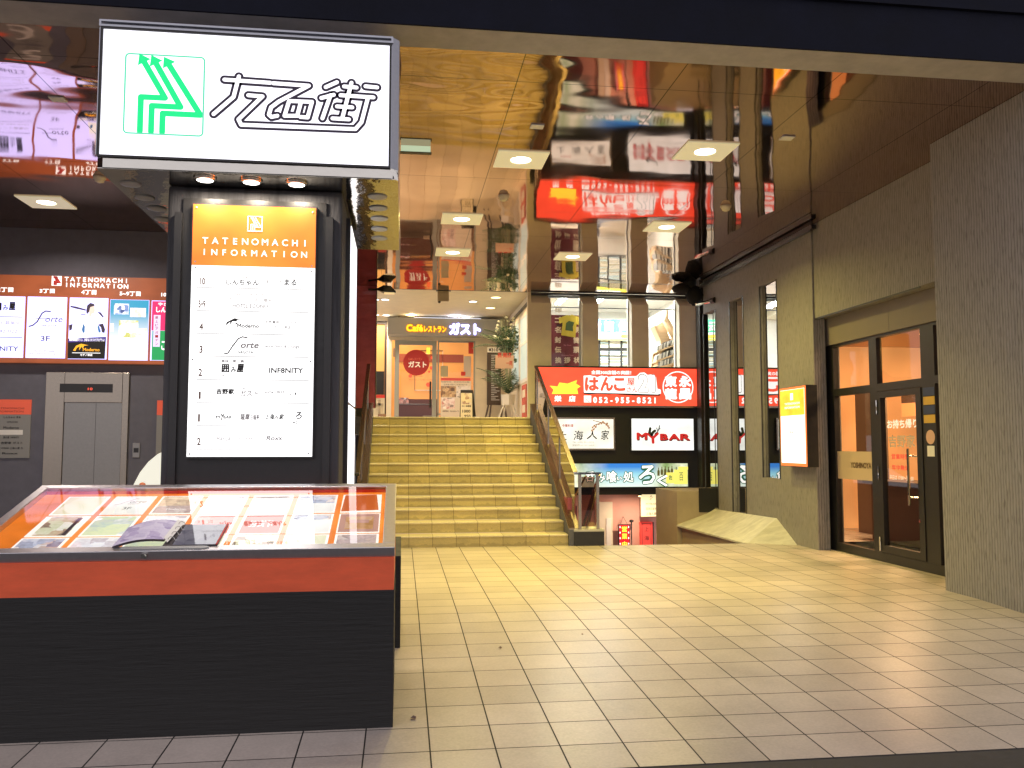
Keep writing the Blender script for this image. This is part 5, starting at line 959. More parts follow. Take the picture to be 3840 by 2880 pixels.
flat('notice', 835, 780, 910, 890, mat('notice_tan', (.45, .40, .25), .6), .003, par=sp2); flat('notice', 1068, 685, 1140, 890, mat('notice_pale', (.62, .52, .45), .6), .003, par=sp2); flat('notice', 1040, 840, 1085, 880, M['red_ink'], .005, par=sp2); flat('notice', 1115, 545, 1165, 660, M['red_ink'], .005, par=sp2)
m_ = MB(); TX(m_, kG, YG, '年間平均、前年同月比較', 838, 936, 1125, 950, 0, 0, .005); TX(m_, kG, YG, '日本最大級のご利用可能です', 870, 962, 1105, 978, 0, 0, .005); TX(m_, kG, YG, '季節限定・旬の味めぐり', 855, 1228, 1020, 1245, .02, 0, .005); m_.build('lettering', M['brown_ink'], sp2)
# cafe room behind the glass
cr_ = thing('cafe_room', 'orange-lit dining room behind the restaurant glass door', 'room', (.7, 21, ZL))
glow = lit('cafe_wall_glow', (.85, .36, .09), .62, True, ((1.2, 1.2, 1.2), .2)); MB().box(-1.5, 2.6, 22.5, 22.6, ZL, 4.4).build('back_wall', glow, cr_)  # back wall glows by itself, standing in for lamplight on it
MB().box(-1.5, 2.6, 19.6, 22.5, 4.3, 4.4).build('room_ceiling', mat('cafe_ceiling', (.6, .4, .22), .7), cr_); MB().box(-1.5, 2.6, 19.6, 22.5, ZL-.1, ZL).build('room_floor', M['darkwood'], cr_)
def flat2(n, x0, y0, x1, y1, m, Y=22.45, d=.03): q = RY(Y, kG, x0, y0, x1, y1); return MB().fbox(FY(Y), q[0], q[1], q[2], q[3], -d, 0).build(n, m, cr_)
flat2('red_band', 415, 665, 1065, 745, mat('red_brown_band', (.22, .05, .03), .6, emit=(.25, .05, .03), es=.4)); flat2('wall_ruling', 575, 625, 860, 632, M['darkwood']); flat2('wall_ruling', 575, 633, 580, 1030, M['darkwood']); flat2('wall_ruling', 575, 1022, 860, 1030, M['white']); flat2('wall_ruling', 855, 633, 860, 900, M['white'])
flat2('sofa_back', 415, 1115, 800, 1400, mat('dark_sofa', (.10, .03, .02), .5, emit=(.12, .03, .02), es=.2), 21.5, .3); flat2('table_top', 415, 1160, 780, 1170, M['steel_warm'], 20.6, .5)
m_ = MB()
for x, y, r in ((692, 690, .03), (752, 700, .04), (665, 845, .04), (720, 840, .03), (532, 882, .05), (712, 970, .06), (745, 800, .05)): q = gx(x, y, 22.40); m_.disc(FY(22.40), q[0], q[1], r, 0, 14)
m_.build('wall_emblems', mat('red_emblem', (.6, .06, .03), .5, emit=(.7, .06, .02), es=.7), cr_)
m_ = MB(); TX(m_, kG, 22.40, '喫煙', 695, 595, 730, 665, .05, 0, .004); m_.build('lit_notice', M['yellow_glow'], cr_)
m_ = MB(); TX(m_, kG, 22.40, '店内でのお願い', 555, 878, 660, 892, .01, 0, .004); TX(m_, kG, 22.40, '毎日がうれしい、いつもの味をいつもの席で', 520, 912, 750, 930, 0, 0, .004); m_.build('wall_lettering', mat('brown_orange_ink', (.42, .12, .04), .6), cr_)
flat2('plates', 420, 1100, 515, 1158, collage('plates', [(.2, .03, .02), (.8, .7, .6), (.6, .1, .08), (.9, .85, .8)], 14, .3, 2), 20.5, .05); flat2('stone_box', 660, 1278, 755, 1320, M['tan'], 20.4, .2)
dl2 = MB().disc(Frame((0, 0, 4.295), (1, 0, 0), (0, -1, 0)), 1.45, -20.7, .10).build('ceiling_lamp', M['lamp_warm'], cr_); area(cr_, (1.0, 20.6, 4.25), .5, 40, (1, .62, .28)); area(cr_, (0, 21.6, 4.25), .5, 40, (1, .62, .28))
# left window of the cafe and dark shelf
cl = thing('cafe_side_window', 'narrow orange-lit restaurant window left of the aluminium door', 'window', (-.6, YG+.05, ZL))
MB().box(-1.5, -.40, YG+.06, YG+.10, 2.98, 4.05).build('orange_blind', lit('orange_blind', (.78, .42, .12), .7), cl); MB().box(-1.5, -.40, YG+.05, YG+.10, 2.45, 2.979).build('dark_panel', M['blackwall'], cl); MB().box(-1.5, -.38, YG-.02, YG+.05, ZL, 2.37).build('cream_cabinet', mat('cabinet_cream', (.7, .62, .45), .6), cl); MB().box(-1.5, -.38, YG-.03, YG+.05, 2.371, 2.44).build('red_top', M['red_ink'], cl); MB().box(-.52, -.47, YG-.05, YG-.021, ZL, 2.33).box(-.62, -.41, YG-.05, YG-.021, 2.2, 2.25).build('sign_cross', M['tan'], cl)
MB().lathe((-.43, 18.9, ZL), [(.05, 0), (.075, .12), (.085, .2), (.06, .2)], 14).build('flower_pot', mat('terracotta', (.35, .2, .13), .7), label='small terracotta pot left of the restaurant door', cat='pot')
# downlights of the alcove
proto = None
def downlight(name, lab, x, y, z, r, lm, power, col, grp, spread=150):
    t = thing(name, lab, 'ceiling light', (x, y, z), grp)
    MB().lathe((x, y, z-.012), [(r*1.0, 0), (r*1.25, .003), (r*1.25, .011)], 20).build('trim_ring', M['white'], t, smooth=True); MB().disc(Frame((0, 0, z-.0125), (1, 0, 0), (0, -1, 0)), x, -y, r*.98).build('lamp', lm, t)
    if power: area(t, (x, y, z-.02), r*2, power, col, spread=spread)
    return t
AZ = ZC+.06; gp = 'round downlights in the alcove ceiling'
for q, lab, lm, cl_ in (((280, 118), 'white downlight nearest the hanging spot lamps in the alcove ceiling', 'lamp_white', (1, .85, .65)), ((290, 275), 'white downlight above the left end of the restaurant sign', 'lamp_white', (1, .85, .65)), ((1160, 138), 'white downlight right of the hanging exit box in the alcove', 'lamp_white', (1, .85, .65)),
                        ((1095, 295), 'white downlight just over the white katakana of the restaurant sign', 'lamp_white', (.95, .93, 1)), ((1390, 97), 'larger orange downlight nearest the stairs in the alcove ceiling', 'lamp_warm', (1, .66, .3)), ((1335, 202), 'orange downlight between the large orange and the white one', 'lamp_warm', (1, .66, .3)),
                        ((182, 272), 'white downlight half hidden by the maroon panel, farther one', 'lamp_white', (1, .85, .65)), ((178, 118), 'white downlight half hidden by the maroon panel, nearer one', 'lamp_white', (1, .85, .65))):
    c = P(*kG(*q), Z=AZ-.012); downlight('downlight', lab, c.x, c.y, AZ, .075 if lm == 'lamp_white' else .095, M[lm], 16, cl_, gp)
eb = thing('exit_box', 'pale box sign hanging under the alcove ceiling edge', 'exit sign', (.75, 15.9, 3.8))
c0 = gx(805, 30, 15.9); c1 = gx(918, 135, 15.9); MB().box(c0[0], c1[0], 15.87, 15.93, c1[1], c0[1]).build('box_body', M['tan'], eb, bevel=.01); c2 = gx(790, 12, 15.9); c3 = gx(938, 22, 15.9); MB().box(c2[0], c3[0], 15.85, 15.95, c0[1]+.001, c2[1]).build('hanging_bar', M['black'], eb); q = gx(822, 142, 15.9); MB().lathe((q[0], 15.9, q[1]-.02), [(.01, 0), (.03, .02), (.02, .05)], 10).build('sensor', M['darkwood'], eb)
cs = MB().box(.25, 1.75, YG-.40, YG-.36, 4.1455, 4.155).build('strip_lamp', M['cafe_white'], sgn); area(cs, (1.2, YG-.38, 4.16), .12, 7, (.62, .66, 1), rot=(math.pi, 0, 0)); area(cs, (.2, YG-.38, 4.16), .12, 5, (1, .75, .4), rot=(math.pi, 0, 0))
wr = thing('wire_bracket', 'thin dark wire bracket on top of the restaurant sign band', 'bracket', (0, YG-.3, 4.15)); MB().box(-.09, -.07, YG-.30, YG-.29, 4.147, 4.2).box(-.07, .45, YG-.30, YG-.29, 4.185, 4.2).build('wire', M['steel_warm'], wr)
# sandwich board, menu easel, congratulation flower stand
sbd = thing('sandwich_board', 'black A-frame board with a yellow price poster at the top of the stairs', 'sandwich board', (1.45, 18.2, ZL))
YA = 17.6; pa = lambda x, y, Y=YA: P(*kG(x, y), Y=Y)
fA = Frame((0, YA, ZL-.0), (1, 0, 0), (0, .16, 1)); aa = lambda x, y: (lambda v: (v.x, v.z-ZL))(pa(x, y))
A0 = aa(1025, 1310); A1 = aa(1165, 1310); Tt = aa(1050, 1012); T1 = aa(1180, 1010)
hA = Tt[1]; fA = Frame((0, YA, ZL), (1, 0, 0), (0, .2, 1))
MB().prism(fA, [(A0[0], 0), (A1[0], 0), (A1[0]+.0, hA), (A0[0]+.03, hA)], -.02, 0).build('front_leaf', M['black'], sbd)
fB = Frame((0, YA+.62, ZL), (1, 0, 0), (0, -.42, 1)); MB().prism(fB, [(A0[0]+.12, 0), (A1[0]+.12, 0), (A1[0]+.02, hA*1.06), (A0[0]+.05, hA*1.06)], -.02, 0).build('back_leaf', M['black'], sbd)
MB().prism(fA, [(A0[0]+.02, .02), (A1[0]-.02, .02), (A1[0]-.02, hA-.07), (A0[0]+.035, hA-.07)], .001, .006).build('poster', mat('poster_cream', (.72, .64, .42), .6), sbd)
w_ = A1[0]-A0[0]; m_ = MB().text(fA, '1000', A0[0]+.06, hA*.285, A1[0]-.06, hA*.375, .008, .02).text(fA, '950', A0[0]+.10, hA*.13, A1[0]-.06, hA*.22, .008, .02).text(fA, 'カレー新登場', A0[0]+.05, hA*.46, A1[0]-.05, hA*.52, .008, .03); m_.build('lettering', M['ink'], sbd); MB().quad(fA, A0[0]+.05, hA*.55, A1[0]-.05, hA*.9, .0075).build('food_print', collage('poster_food', [(.7, .6, .3), (.75, .66, .4), (.3, .16, .08), (.75, .7, .6)], 16, 0, 4), sbd)
es_ = thing('menu_easel', 'dark menu board on wooden easel legs behind the palm arrangement', 'easel', (2.05, 18.9, ZL))
f18 = FY(18.9); q0 = gx(1303, 588, 18.9); q1 = gx(1440, 1175, 18.9); MB().box(q0[0], q1[0], 18.9, 18.94, q1[1], q0[1]).build('menu_board', M['darkwood'], es_); MB().box(q0[0]+.002, q1[0]-.01, 18.895, 18.8995, q0[1]-.13, q0[1]-.01).build('title_strip', M['white'], es_)
m_ = MB(); m_.text(FY(18.89), '¥310', q0[0]+.03, q0[1]-.11, q1[0]-.06, q0[1]-.03, .001, .03); m_.build('title_lettering', M['ink'], es_); m_ = MB()
for i in range(26): z = q0[1]-.2-i*.04; m_.quad(FY(18.894), q0[0]+.09, z, q1[0]-.03-(i*7 % 5)*.03, z+.014)
m_.build('menu_lines', M['pale_ink'], es_)
for x0, x1 in ((1320, 1278), (1345, 1325), (1480, 1510), (1465, 1440)): a = gx(x0, 1170, 18.85); b = gx(x1, 1310, 18.6); MB().tube((a[0], 18.92, a[1]), (b[0], 18.7, ZL), .02).build('leg', M['darkwood'], es_)
fl = thing('palm_arrangement', 'tall palm-leaf congratulation arrangement on a white stand by the alcove wall', 'flower stand', (2.12, 17.5, ZL))
fx, fy = gx(1512, 1100, 17.5)[0], 17.5; pz1 = gx(1512, 1175, 17.5)[1]; pz2 = gx(1512, 1070, 17.5)[1]
MB().lathe((fx, fy, pz1), [(.13, 0), (.15, pz2-pz1)], 4).build('pot', M['white'], fl)
for dx, dy in ((-.24, -.12), (.24, -.12), (-.1, .2), (.16, .2)): MB().tube((fx+dx*.35, fy+dy*.35, pz1+.02), (fx+dx, fy+dy, ZL), .014).build('leg', M['white'], fl)
rnd = random.Random(5)
def frond(mb, base, d, L, droop, wd):
    d = Vector(d).normalized(); pts = []; p_ = Vector(base)
    for i in range(9): pts.append(p_.copy()); d = (d+Vector((0, 0, -droop))).normalized(); p_ = p_+d*L/8
    for a, b in zip(pts, pts[1:]): mb.tube(a, b, .006, 4)
    for i in range(1, 9):
        for s_ in (-1, 1):
            for j in (0, .5):
                t = pts[i-1].lerp(pts[i], j+.25); ax = (pts[i]-pts[i-1]).normalized(); sd = ax.cross(Vector((0, 0, 1))); sd = sd.normalized() if sd.length > .05 else Vector((1, 0, 0))
                ll = wd*(1-abs(i-4)/6)*rnd.uniform(.8, 1.15); e_ = t+ax*ll*.7+sd*s_*ll+Vector((0, 0, -ll*.25)); n_ = ax*.014
                mb.add([t-n_, t+n_, e_], [(0, 1, 2)])
for zc, n_, L, nm in ((gx(1512, 1060, 17.5)[1], 12, .85, 'lower_fronds'), (gx(1530, 640, 17.5)[1], 14, .85, 'upper_fronds')):
    mb = MB()
    for i in range(n_): a_ = 2*math.pi*i/n_+rnd.uniform(-.2, .2); frond(mb, (fx, fy, zc), (math.cos(a_)*.8, math.sin(a_)*.45, rnd.uniform(.5, 1.5)), L*rnd.uniform(.7, 1.1), rnd.uniform(.08, .2), .20)
    mb.build(nm, M['plant'], fl)
mb = MB()
for i in range(16): a_ = rnd.uniform(0, 6.28); mb.tube((fx, fy, pz2), (fx+math.cos(a_)*.16, fy+math.sin(a_)*.14, rnd.uniform(3.6, 4.02)), .007, 5)
mb.build('stems', mat('stem_pale', (.30, .32, .20), .6), fl)
mb = MB()
for i in range(260): a_ = rnd.uniform(0, 6.28); r_ = rnd.uniform(0, .26); z = rnd.uniform(3.0, 3.75); c = Vector((fx+r_*math.cos(a_), fy+r_*math.sin(a_), z)); u_ = Vector((rnd.uniform(-1, 1), rnd.uniform(-1, 1), rnd.uniform(-.3, 1))).normalized()*rnd.uniform(.04, .12); v_ = u_.cross(Vector((rnd.uniform(-1, 1), 1, 0))).normalized()*.022; mb.add([c, c+u_*.5+v_, c+u_, c+u_*.5-v_], [(0, 1, 2, 3)])
mb.build('foliage', M['plant'], fl)
mb = MB(); [mb.lathe((fx+rnd.uniform(-.3, .1), fy-rnd.uniform(0, .25), rnd.uniform(3.45, 3.95)), [(.004, 0), (.03, .01), (.035, .03), (.01, .05)], 7) for _ in range(14)]; mb.build('blossoms', mat('orchid_white', (.7, .68, .5), .6), fl)
q = RY(17.2, kG, 1380, 690, 1560, 820); m_ = MB().fbox(Frame((0, 17.2, 0), (1, -.15, 0), (.03, 0, 1)), q[0]-.09, q[1], q[2]-.09, q[3], -.004, 0); m_.build('pink_card', mat('pink_card', (.62, .42, .32), .7), fl)
m_ = MB(); fC = Frame((0, 17.2, 0), (1, -.15, 0), (.03, 0, 1)); m_.text(fC, '祝 開店', q[0]-.05, q[1]+.22, q[2]-.14, q[1]+.32, .002, .02).text(fC, '一同', q[0]+.13, q[1]+.06, q[2]-.12, q[1]+.15, .002, .02); m_.build('card_lettering', M['red_ink'], fl)
# ------------------------------------------------------------------ glass door of the restaurant on the right wall
XD = 5.42; fD = FX(XD)     # a = -Y
gd = thing('glass_entrance', 'black framed glass door and side lights of the orange-lit restaurant', 'shop front', (XD, 9, 0))
m_ = MB(); BD = lambda y0, y1, z0, z1, d=.07: m_.box(XD, XD+d, y0, y1, z0, z1)
BD(10.16, 10.44, 0, 2.584); BD(9.17, 9.33, .105, 2.584); BD(8.10, 8.33, .105, 2.584); BD(7.28, 10.16, 0, .104); BD(9.33, 10.16, 1.93, 2.02); BD(8.33, 9.17, 1.93, 2.02); BD(7.28, 8.10, 1.95, 2.03); BD(9.33, 10.16, 2.55, 2.584); BD(8.33, 9.17, 2.55, 2.584); BD(7.28, 8.10, 2.55, 2.584)
m_.build('frame', M['black'], gd)
dl = MB().box(XD-.01, XD+.05, 9.10, 9.168, .11, 1.925).box(XD-.01, XD+.05, 8.335, 8.43, .11, 1.925).box(XD-.01, XD+.05, 8.43, 9.10, .11, .19).box(XD-.01, XD+.05, 8.43, 9.10, 1.855, 1.925).build('door', M['black'], gd)
MB().tube((XD-.07, 8.50, .68), (XD-.07, 8.50, 1.28), .014).tube((XD-.07, 8.50, .76), (XD, 8.44, .76), .009).tube((XD-.07, 8.50, 1.2), (XD, 8.44, 1.2), .009).build('door_handle', M['chrome'], dl)
for z in (.2, 1.0, 1.75): MB().tube((XD-.02, 9.172, z-.08), (XD-.02, 9.172, z+.08), .012).build('hinge', M['chrome'], dl)
MB().tube((XD-.02, 8.41, .52), (XD-.01, 8.41, .52), .018).build('door_lock', M['chrome'], dl)
for n_, y0, y1, z0, z1 in (('door_pane', 8.43, 9.10, .19, 1.855), ('side_pane', 9.33, 10.16, .104, 1.93), ('side_pane', 7.28, 8.10, .104, 1.95), ('top_pane', 9.33, 10.16, 2.02, 2.55), ('top_pane', 8.33, 9.17, 2.02, 2.55), ('top_pane', 7.28, 8.10, 2.03, 2.55)):
    MB().add([(XD+.025, y1, z0), (XD+.025, y0, z0), (XD+.025, y0, z1), (XD+.025, y1, z1)], [(0, 1, 2, 3)]).build(n_, M['glass'], gd)
fr_ = MB().box(XD+.018, XD+.022, 9.33, 10.15, .90, 1.24).build('frosted_band', M['frost'], gd); fF = FX(XD+.018); MB().text(fF, 'YOSHINOYA', -9.83, 1.04, -9.37, 1.11, .003, .04).build('lettering', mat('dark_orange_film', (.13, .08, .04), .6), fr_)
fdl = FX(XD+.02); m_ = MB().text(fdl, 'お持ち帰り', -9.02, 1.50, -8.45, 1.60, .003, .03); m_.build('door_lettering', lit('cream_film', (.95, .80, .60), .8), gd)
rf_ = lit('red_film', (.8, .05, .03), .7); MB().text(fdl, '営業時間', -8.95, 1.16, -8.62, 1.22, .003, .02).build('red_door_lettering', rf_, gd); MB().text(fdl, '年中無休', -8.95, 1.04, -8.62, 1.10, .003, .02).build('red_door_lettering', rf_, gd); MB().text(fdl, '平日は 17:00〜翌5:00', -9.0, .93, -8.55, .985, .003, .02).build('small_door_lettering', lit('cream_film_small', (.9, .75, .55), .6), gd)
m_ = MB().text(fdl, '吉野家', -9.0, 1.29, -8.5, 1.43, .003, .03); m_.build('shop_name_film', mat('pale_film', (.62, .46, .36), .6), gd)
for i, c in enumerate(((.03, .05, .14), (.65, .40, .06), (.03, .05, .14), (.65, .40, .06))): MB().box(XD-.004, XD-.001, 8.11, 8.30, 1.83-i*.095, 1.915-i*.095).build('sticker', mat('sticker_%s' % ('navy' if i % 2 == 0 else 'amber'), c, .5), gd)
m_ = MB().disc(FX(XD-.002), -8.2, 1.40, .075, .001, 20); m_.build('round_sticker', mat('sticker_peach', (.68, .42, .30), .5), gd); MB().box(XD-.004, XD-.001, 8.14, 8.26, 1.2, 1.31).build('sticker', M['white'], gd)
yr = thing('restaurant_room', 'orange-lit restaurant room behind the black framed glass door', 'room', (7, 9, 0))
ow_ = lit('restaurant_wall_glow', (.70, .30, .09), .75, True, ((1, 1, 1), .25)); MB().box(8.6, 8.7, 6.5, 13, 0, 2.9).box(5.68, 8.6, 12.9, 13, 0, 2.9).build('room_wall', ow_, yr)  # walls are no lamps: emission added so the room looks brighter
MB().box(5.49, 8.7, 6.5, 13, 2.9, 3.0).build('room_ceiling', mat('room_ceiling_tan', (.55, .34, .18), .7), yr); MB().box(5.43, 8.7, 6.0, 13, -.06, .0).build('room_floor', M['floor'], yr)
MB().box(6.6, 7.0, 7.2, 11.4, 0, .78).box(6.5, 7.1, 7.15, 11.45, .781, .83).build('counter', M['darkwood'], yr); MB().box(6.9, 7.0, 11.6, 12.3, .0, 2.1).build('grey_door', mat('room_door_grey', (.16, .12, .09), .5), yr); MB().box(7.2, 7.9, 8.9, 10.4, .83, 1.45).build('white_machine', mat('machine_white', (.62, .52, .42), .4), yr)
mbd = MB().box(7.6, 7.65, 8.4, 12.2, 1.75, 1.95).build('menu_strip', lit('menu_strip_lit', (.9, .34, .10), .7), yr); MB().box(7.6, 7.65, 8.4, 12.2, 1.955, 2.25).build('menu_board', M['darkwood'], yr)
for x, y in ((6.6, 9.6), (7.4, 11.2), (6.6, 11.6), (6.4, 8.2)): MB().disc(Frame((0, 0, 2.896), (1, 0, 0), (0, -1, 0)), x, -y, .10, .0, 20).build('ceiling_lamp', M['lamp_warm'], yr)
area(yr, (6.8, 9.6, 2.85), .6, 95, (1, .62, .30)); area(yr, (6.9, 11.3, 2.85), .6, 85, (1, .62, .30))
m_ = MB().lathe((6.1, 9.0, 2.60), [(.16, 0), (.16, .012), (.03, .06), (.01, .1)], 20).tube((6.1, 9.0, 2.7), (6.1, 9.0, 2.9), .01); m_.build('pendant_lamp', M['black'], yr)
# lit floor guide hung on the slit wall
gb = thing('wall_guide_box', 'lit orange and white floor guide box on the slit wall near the glass door', 'sign', (5.12, 10.55, 1.05))
MB().box(5.052, 5.199, 10.17, 10.92, 1.04, 2.075).build('box_case', M['black'], gb); MB().box(5.046, 5.0515, 10.175, 10.915, 1.045, 2.07).build('orange_border', lit('guide_border', (1, .22, .04), .9), gb)
MB().box(5.042, 5.0455, 10.205, 10.885, 1.085, 2.04).build('white_face', M['info_white'], gb); MB().box(5.038, 5.0415, 10.205, 10.885, 1.70, 2.035).build('amber_header', lit('guide_amber', (1., .52, .03), 1.15, True, ((4, 4, 6), .2)), gb)
fq = FX(5.038); m_ = MB().text(fq, 'TATENOMACHI', -10.75, 1.84, -10.32, 1.87, .003, .02).text(fq, 'INFORMATION', -10.75, 1.79, -10.32, 1.82, .003, .02); m_.quad(fq, -10.58, 1.90, -10.50, 1.99, .003); m_.build('header_lettering', M['ink_white_glow'], gb)
m_ = MB(); [m_.quad(FX(5.042), -10.87, z, -10.22, z+.004, .002) for z in (1.57, 1.42, 1.30, 1.20)]; m_.build('ruled_lines', lit('guide_line', (.9, .6, .2), 1.), gb); m_ = MB().text(FX(5.042), 'Roxx', -10.72, 1.12, -10.55, 1.15, .003, 0).text(FX(5.042), 'MYBAR', -10.72, 1.33, -10.50, 1.36, .003, 0).text(FX(5.042), '吉野家', -10.7, 1.46, -10.5, 1.50, .003, .02); m_.build('lettering', M['grey_ink'], gb)
# ------------------------------------------------------------------ ceiling lights and small fittings
cg = 'square white light plates in the mirror ceiling'
CLN = [((1125, 346), 'square white ceiling light left of the mirrored red sign, nearer of that pair'), ((1523, 328), 'square white ceiling light over the mirrored red sign, nearest the slit wall'), ((997, 474), 'square white ceiling light in front of the alcove, nearer of the two'),
       ((1440, 491), 'square white ceiling light just below the mirrored red sign'), ((978, 546), 'square white ceiling light over the staircase, nearest the alcove edge'), ((1237, 555), 'square white ceiling light nearest the shop windows'), ((100, 438), 'square white ceiling light by the mirrored directory board')]
proto = None
for (x, y), lab in CLN:
    c = P(x*2212/1274.2, y*2212/1274.2, Z=ZC-.01)
    if proto is None:
        proto = thing('ceiling_light', lab, 'ceiling light', (c.x, c.y, ZC), cg); ox, oy = c.x, c.y
        pl_ = MB()
        n = 24; ci = [(ox+.105*math.cos(2*math.pi*i/n+math.pi/4), oy+.105*math.sin(2*math.pi*i/n+math.pi/4)) for i in range(n)]
        sq = []
        for i in range(n):
            a_ = 2*math.pi*i/n+math.pi/4; dx, dy = math.cos(a_), math.sin(a_); s_ = .25/max(abs(dx), abs(dy)); sq.append((ox+dx*s_, oy+dy*s_))
        z0 = ZC-.012; V_ = [(x_, y_, z0) for x_, y_ in ci]+[(x_, y_, z0) for x_, y_ in sq]+[(x_, y_, ZC-.0015) for x_, y_ in sq]+[(x_, y_, ZC-.001) for x_, y_ in ci]
        pl_.add(V_, [(i, (i+1) % n, n+(i+1) % n, n+i) for i in range(n)]+[(n+i, n+(i+1) % n, 2*n+(i+1) % n, 2*n+i) for i in range(n)]+[(3*n+i, 3*n+(i+1) % n, (i+1) % n, i) for i in range(n)])
        pl_.build('plate', mat('plate_white', (.80, .76, .62), .5, emit=(.8, .72, .42), es=.35), proto)
        MB().disc(Frame((0, 0, ZC-.004), (1, 0, 0), (0, -1, 0)), ox, -oy, .100).build('lamp', M['lamp_yellow'], proto)
        area(proto, (ox, oy, ZC-.02), .20, 70, (1, .80, .20), spread=155)
        cur = proto; bl_ = [o for o in proto.children if o.type == 'LIGHT'][0]; far_ = bl_.data.copy(); bl_.data.spread = math.radians(100); bl_.data.energy = 44
    else:
        cur = proto.copy(); COL.objects.link(cur); cur['label'] = lab; cur.location = (c.x, c.y, ZC)
        for chd in list(proto.children):
            d = chd.copy(); COL.objects.link(d); d.parent = cur
            if d.type == 'LIGHT': d.data = far_
            if d.type == 'LIGHT' and x < 200: d.data = d.data.copy(); d.data.color = (1, .86, .74); d.data.energy = 45
            if d.type == 'LIGHT' and 1400 < x < 1600 and y < 400: d.data = d.data.copy(); d.data.spread = math.radians(100); d.data.energy = 30
            if d.type == 'LIGHT' and 970 < x < 980: d.data = d.data.copy(); d.data.energy = 14
for q, lab in (((1160, 272), 'small white rectangular plate on the mirror ceiling near the stairs reflection'), ((1700, 297), 'small white rectangular plate on the mirror ceiling towards the pier'), ((125, 213), 'small white rectangular plate on the mirror ceiling left of the box sign')):
    c = P(q[0]*2212/1274.2, q[1]*2212/1274.2, Z=ZC); MB().box(c.x-.06, c.x+.06, c.y-.05, c.y+.05, ZC-.012, ZC-.0005).build('ceiling_plate', M['white'], label=lab, cat='ceiling plate', group='small white plates on the mirror ceiling', bevel=.004)
for q, lab in (((1568, 450), 'white smoke detector on the mirror ceiling near the slit wall'), ((215, 388), 'brass-tinted smoke detector on the mirror ceiling beside the box sign'), ((1088, 428), 'white smoke detector on the mirror ceiling over the stairs')):
    c = P(q[0]*2212/1274.2, q[1]*2212/1274.2, Z=ZC-.03); MB().lathe((c.x, c.y, ZC-.065), [(.02, 0), (.045, .012), (.05, .03), (.062, .045), (.065, .0645)], 16).build('smoke_detector', M['cream'], smooth=True, label=lab, cat='smoke detector', group='round smoke detectors on the mirror ceiling')
ex = thing('exit_sign', 'pale green exit sign on the mirror ceiling right behind the box sign', 'exit sign', (.11, 7.985, 4.09)); MB().box(-.03, .25, 7.96, 8.0, 4.088, 4.148).build('panel', lit('exit_pale_green', (.50, .60, .40), .9), ex); MB().box(-.04, .26, 7.95, 8.01, 4.080, 4.0875).build('lower_edge', M['black'], ex)
# spot lamps on the maroon panel, cloth bundle and wall lamp at the ceiling corner
sl_ = thing('spot_lamp', 'black clamp spot lamp sticking out near the top of the maroon panel', 'lamp', (-.45, 15.1, 3.94)); m_ = MB(); zc = P(1452, 1088, Y=15.1).z; xc_ = P(1452, 1088, Y=15.1).x
m_.add([(xc_-.19, 15.10, zc+.02), (xc_-.06, 15.0, zc+.07), (xc_+.06, 15.0, zc+.06), (xc_+.15, 15.05, zc-.02), (xc_+.15, 15.05, zc-.05), (xc_-.07, 15.0, zc-.045), (xc_-.19, 15.1, zc-.0), (xc_-.06, 15.2, zc+.05), (xc_+.06, 15.2, zc+.05), (xc_+.13, 15.18, zc-.04), (xc_-.07, 15.2, zc-.04)], [(0, 1, 7), (1, 2, 8, 7), (2, 3, 9, 8), (3, 4, 9), (4, 5, 10, 9), (5, 6, 10), (0, 6, 5, 1), (1, 5, 4, 3, 2), (0, 7, 10, 6), (7, 8, 9, 10)]); m_.build('lamp_head', M['black'], sl_, solid=True)
MB().box(xc_-.05, xc_+.13, 15.02, 15.18, zc-.062, zc-.051).build('lamp_lens', lit('lens_amber', (.8, .6, .3), .8), sl_); MB().tube((xc_-.18, 15.12, zc+.01), (-.60, 15.2, zc+.02), .018).build('arm', M['black'], sl_)
cb_ = MB(); rnd = random.Random(3)
bx = P(2560, 1095, Y=14.2)
prof = []
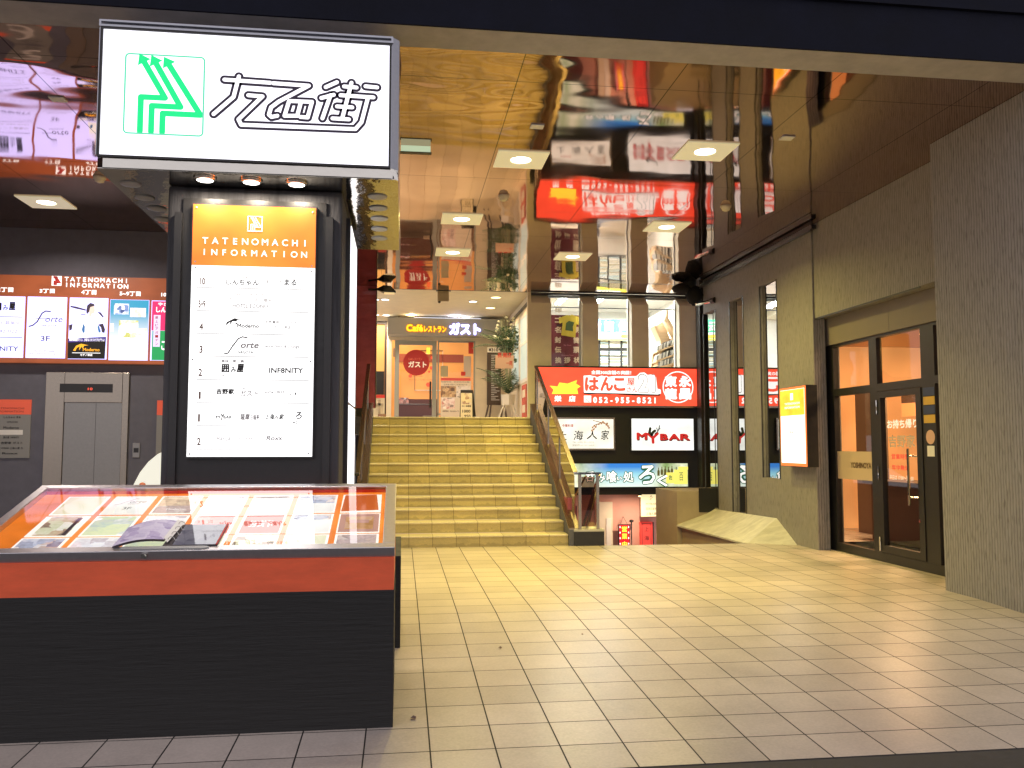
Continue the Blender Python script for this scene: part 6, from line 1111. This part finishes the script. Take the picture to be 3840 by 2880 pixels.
for (x, y, dx, dz) in ((2556, 1082, .17, .09), (2585, 1058, .12, .13), (2604, 1108, .15, .17)):
    c = P(x, y, Y=14.25); n1, n2 = 10, 14
    V_ = [(c.x+dx*math.sin(math.pi*i/n1)*math.cos(2*math.pi*j/n2)*(1+.10*rnd.uniform(-1, 1)), c.y+.14*math.sin(math.pi*i/n1)*math.sin(2*math.pi*j/n2), c.z+dz*math.cos(math.pi*i/n1)*(1+.1*rnd.uniform(-1, 1))) for i in range(n1+1) for j in range(n2)]
    cb_.add(V_, [(i*n2+j, i*n2+(j+1) % n2, (i+1)*n2+(j+1) % n2, (i+1)*n2+j) for i in range(n1) for j in range(n2)])
cb_.build('cloth_bundle', mat('black_cloth', (.008, .008, .008), .9), smooth=True, label='black cloth-wrapped bundle hanging at the ceiling corner by the slit wall', cat='bundle')
wl = thing('wall_lamp', 'slim bright-edged lamp arm below the black bundle on the slit wall', 'lamp', (5.1, 14.0, 3.75)); a = P(2612, 1142, Y=14.1); b = P(2668, 1128, Y=13.7); MB().tube(a, b, .03).build('arm', M['chrome'], wl); MB().tube(b, b+(b-a)*.22, .05).build('head', M['black'], wl)
MB().tube(P(2620, 1020, Y=14.1), P(2650, 988, Y=13.9), .012).tube(P(2650, 988, Y=13.9), P(2658, 983, Y=13.8), .016).build('hook', M['chrome'], label='small bright hook on the ceiling above the black bundle', cat='hook')
# leaf litter specks on the floor

for (x, y), lab, sc in (((1550, 2697), 'small brown leaf scrap on the tiles close to the display case', 1.), ((1876, 2432), 'tiny dark leaf scrap on the tiles in the middle of the floor', .8), ((2184, 2381), 'tiny dark speck of litter on the tiles nearer the stairs', .5)):
    d = ray(x, y); t = (-RS*YB-1.32)/(d[2]-RS*d[1]); c = Vector((t*d[0], t*d[1], 0)); c.z = zr(c.y)+.003
    m_ = MB(); n_ = 8
    m_.add([(c.x+.022*sc*math.cos(i*.785)*(1 if i % 2 else .55), c.y+.016*sc*math.sin(i*.785), c.z+.006*sc*(i % 3)) for i in range(n_)], [(0, 1, 2, 3), (0, 3, 4), (0, 4, 5, 6), (0, 6, 7)])
    m_.build('leaf_scrap', M['brown_ink'], label=lab, cat='leaf scrap', group='scraps on the tiled floor')
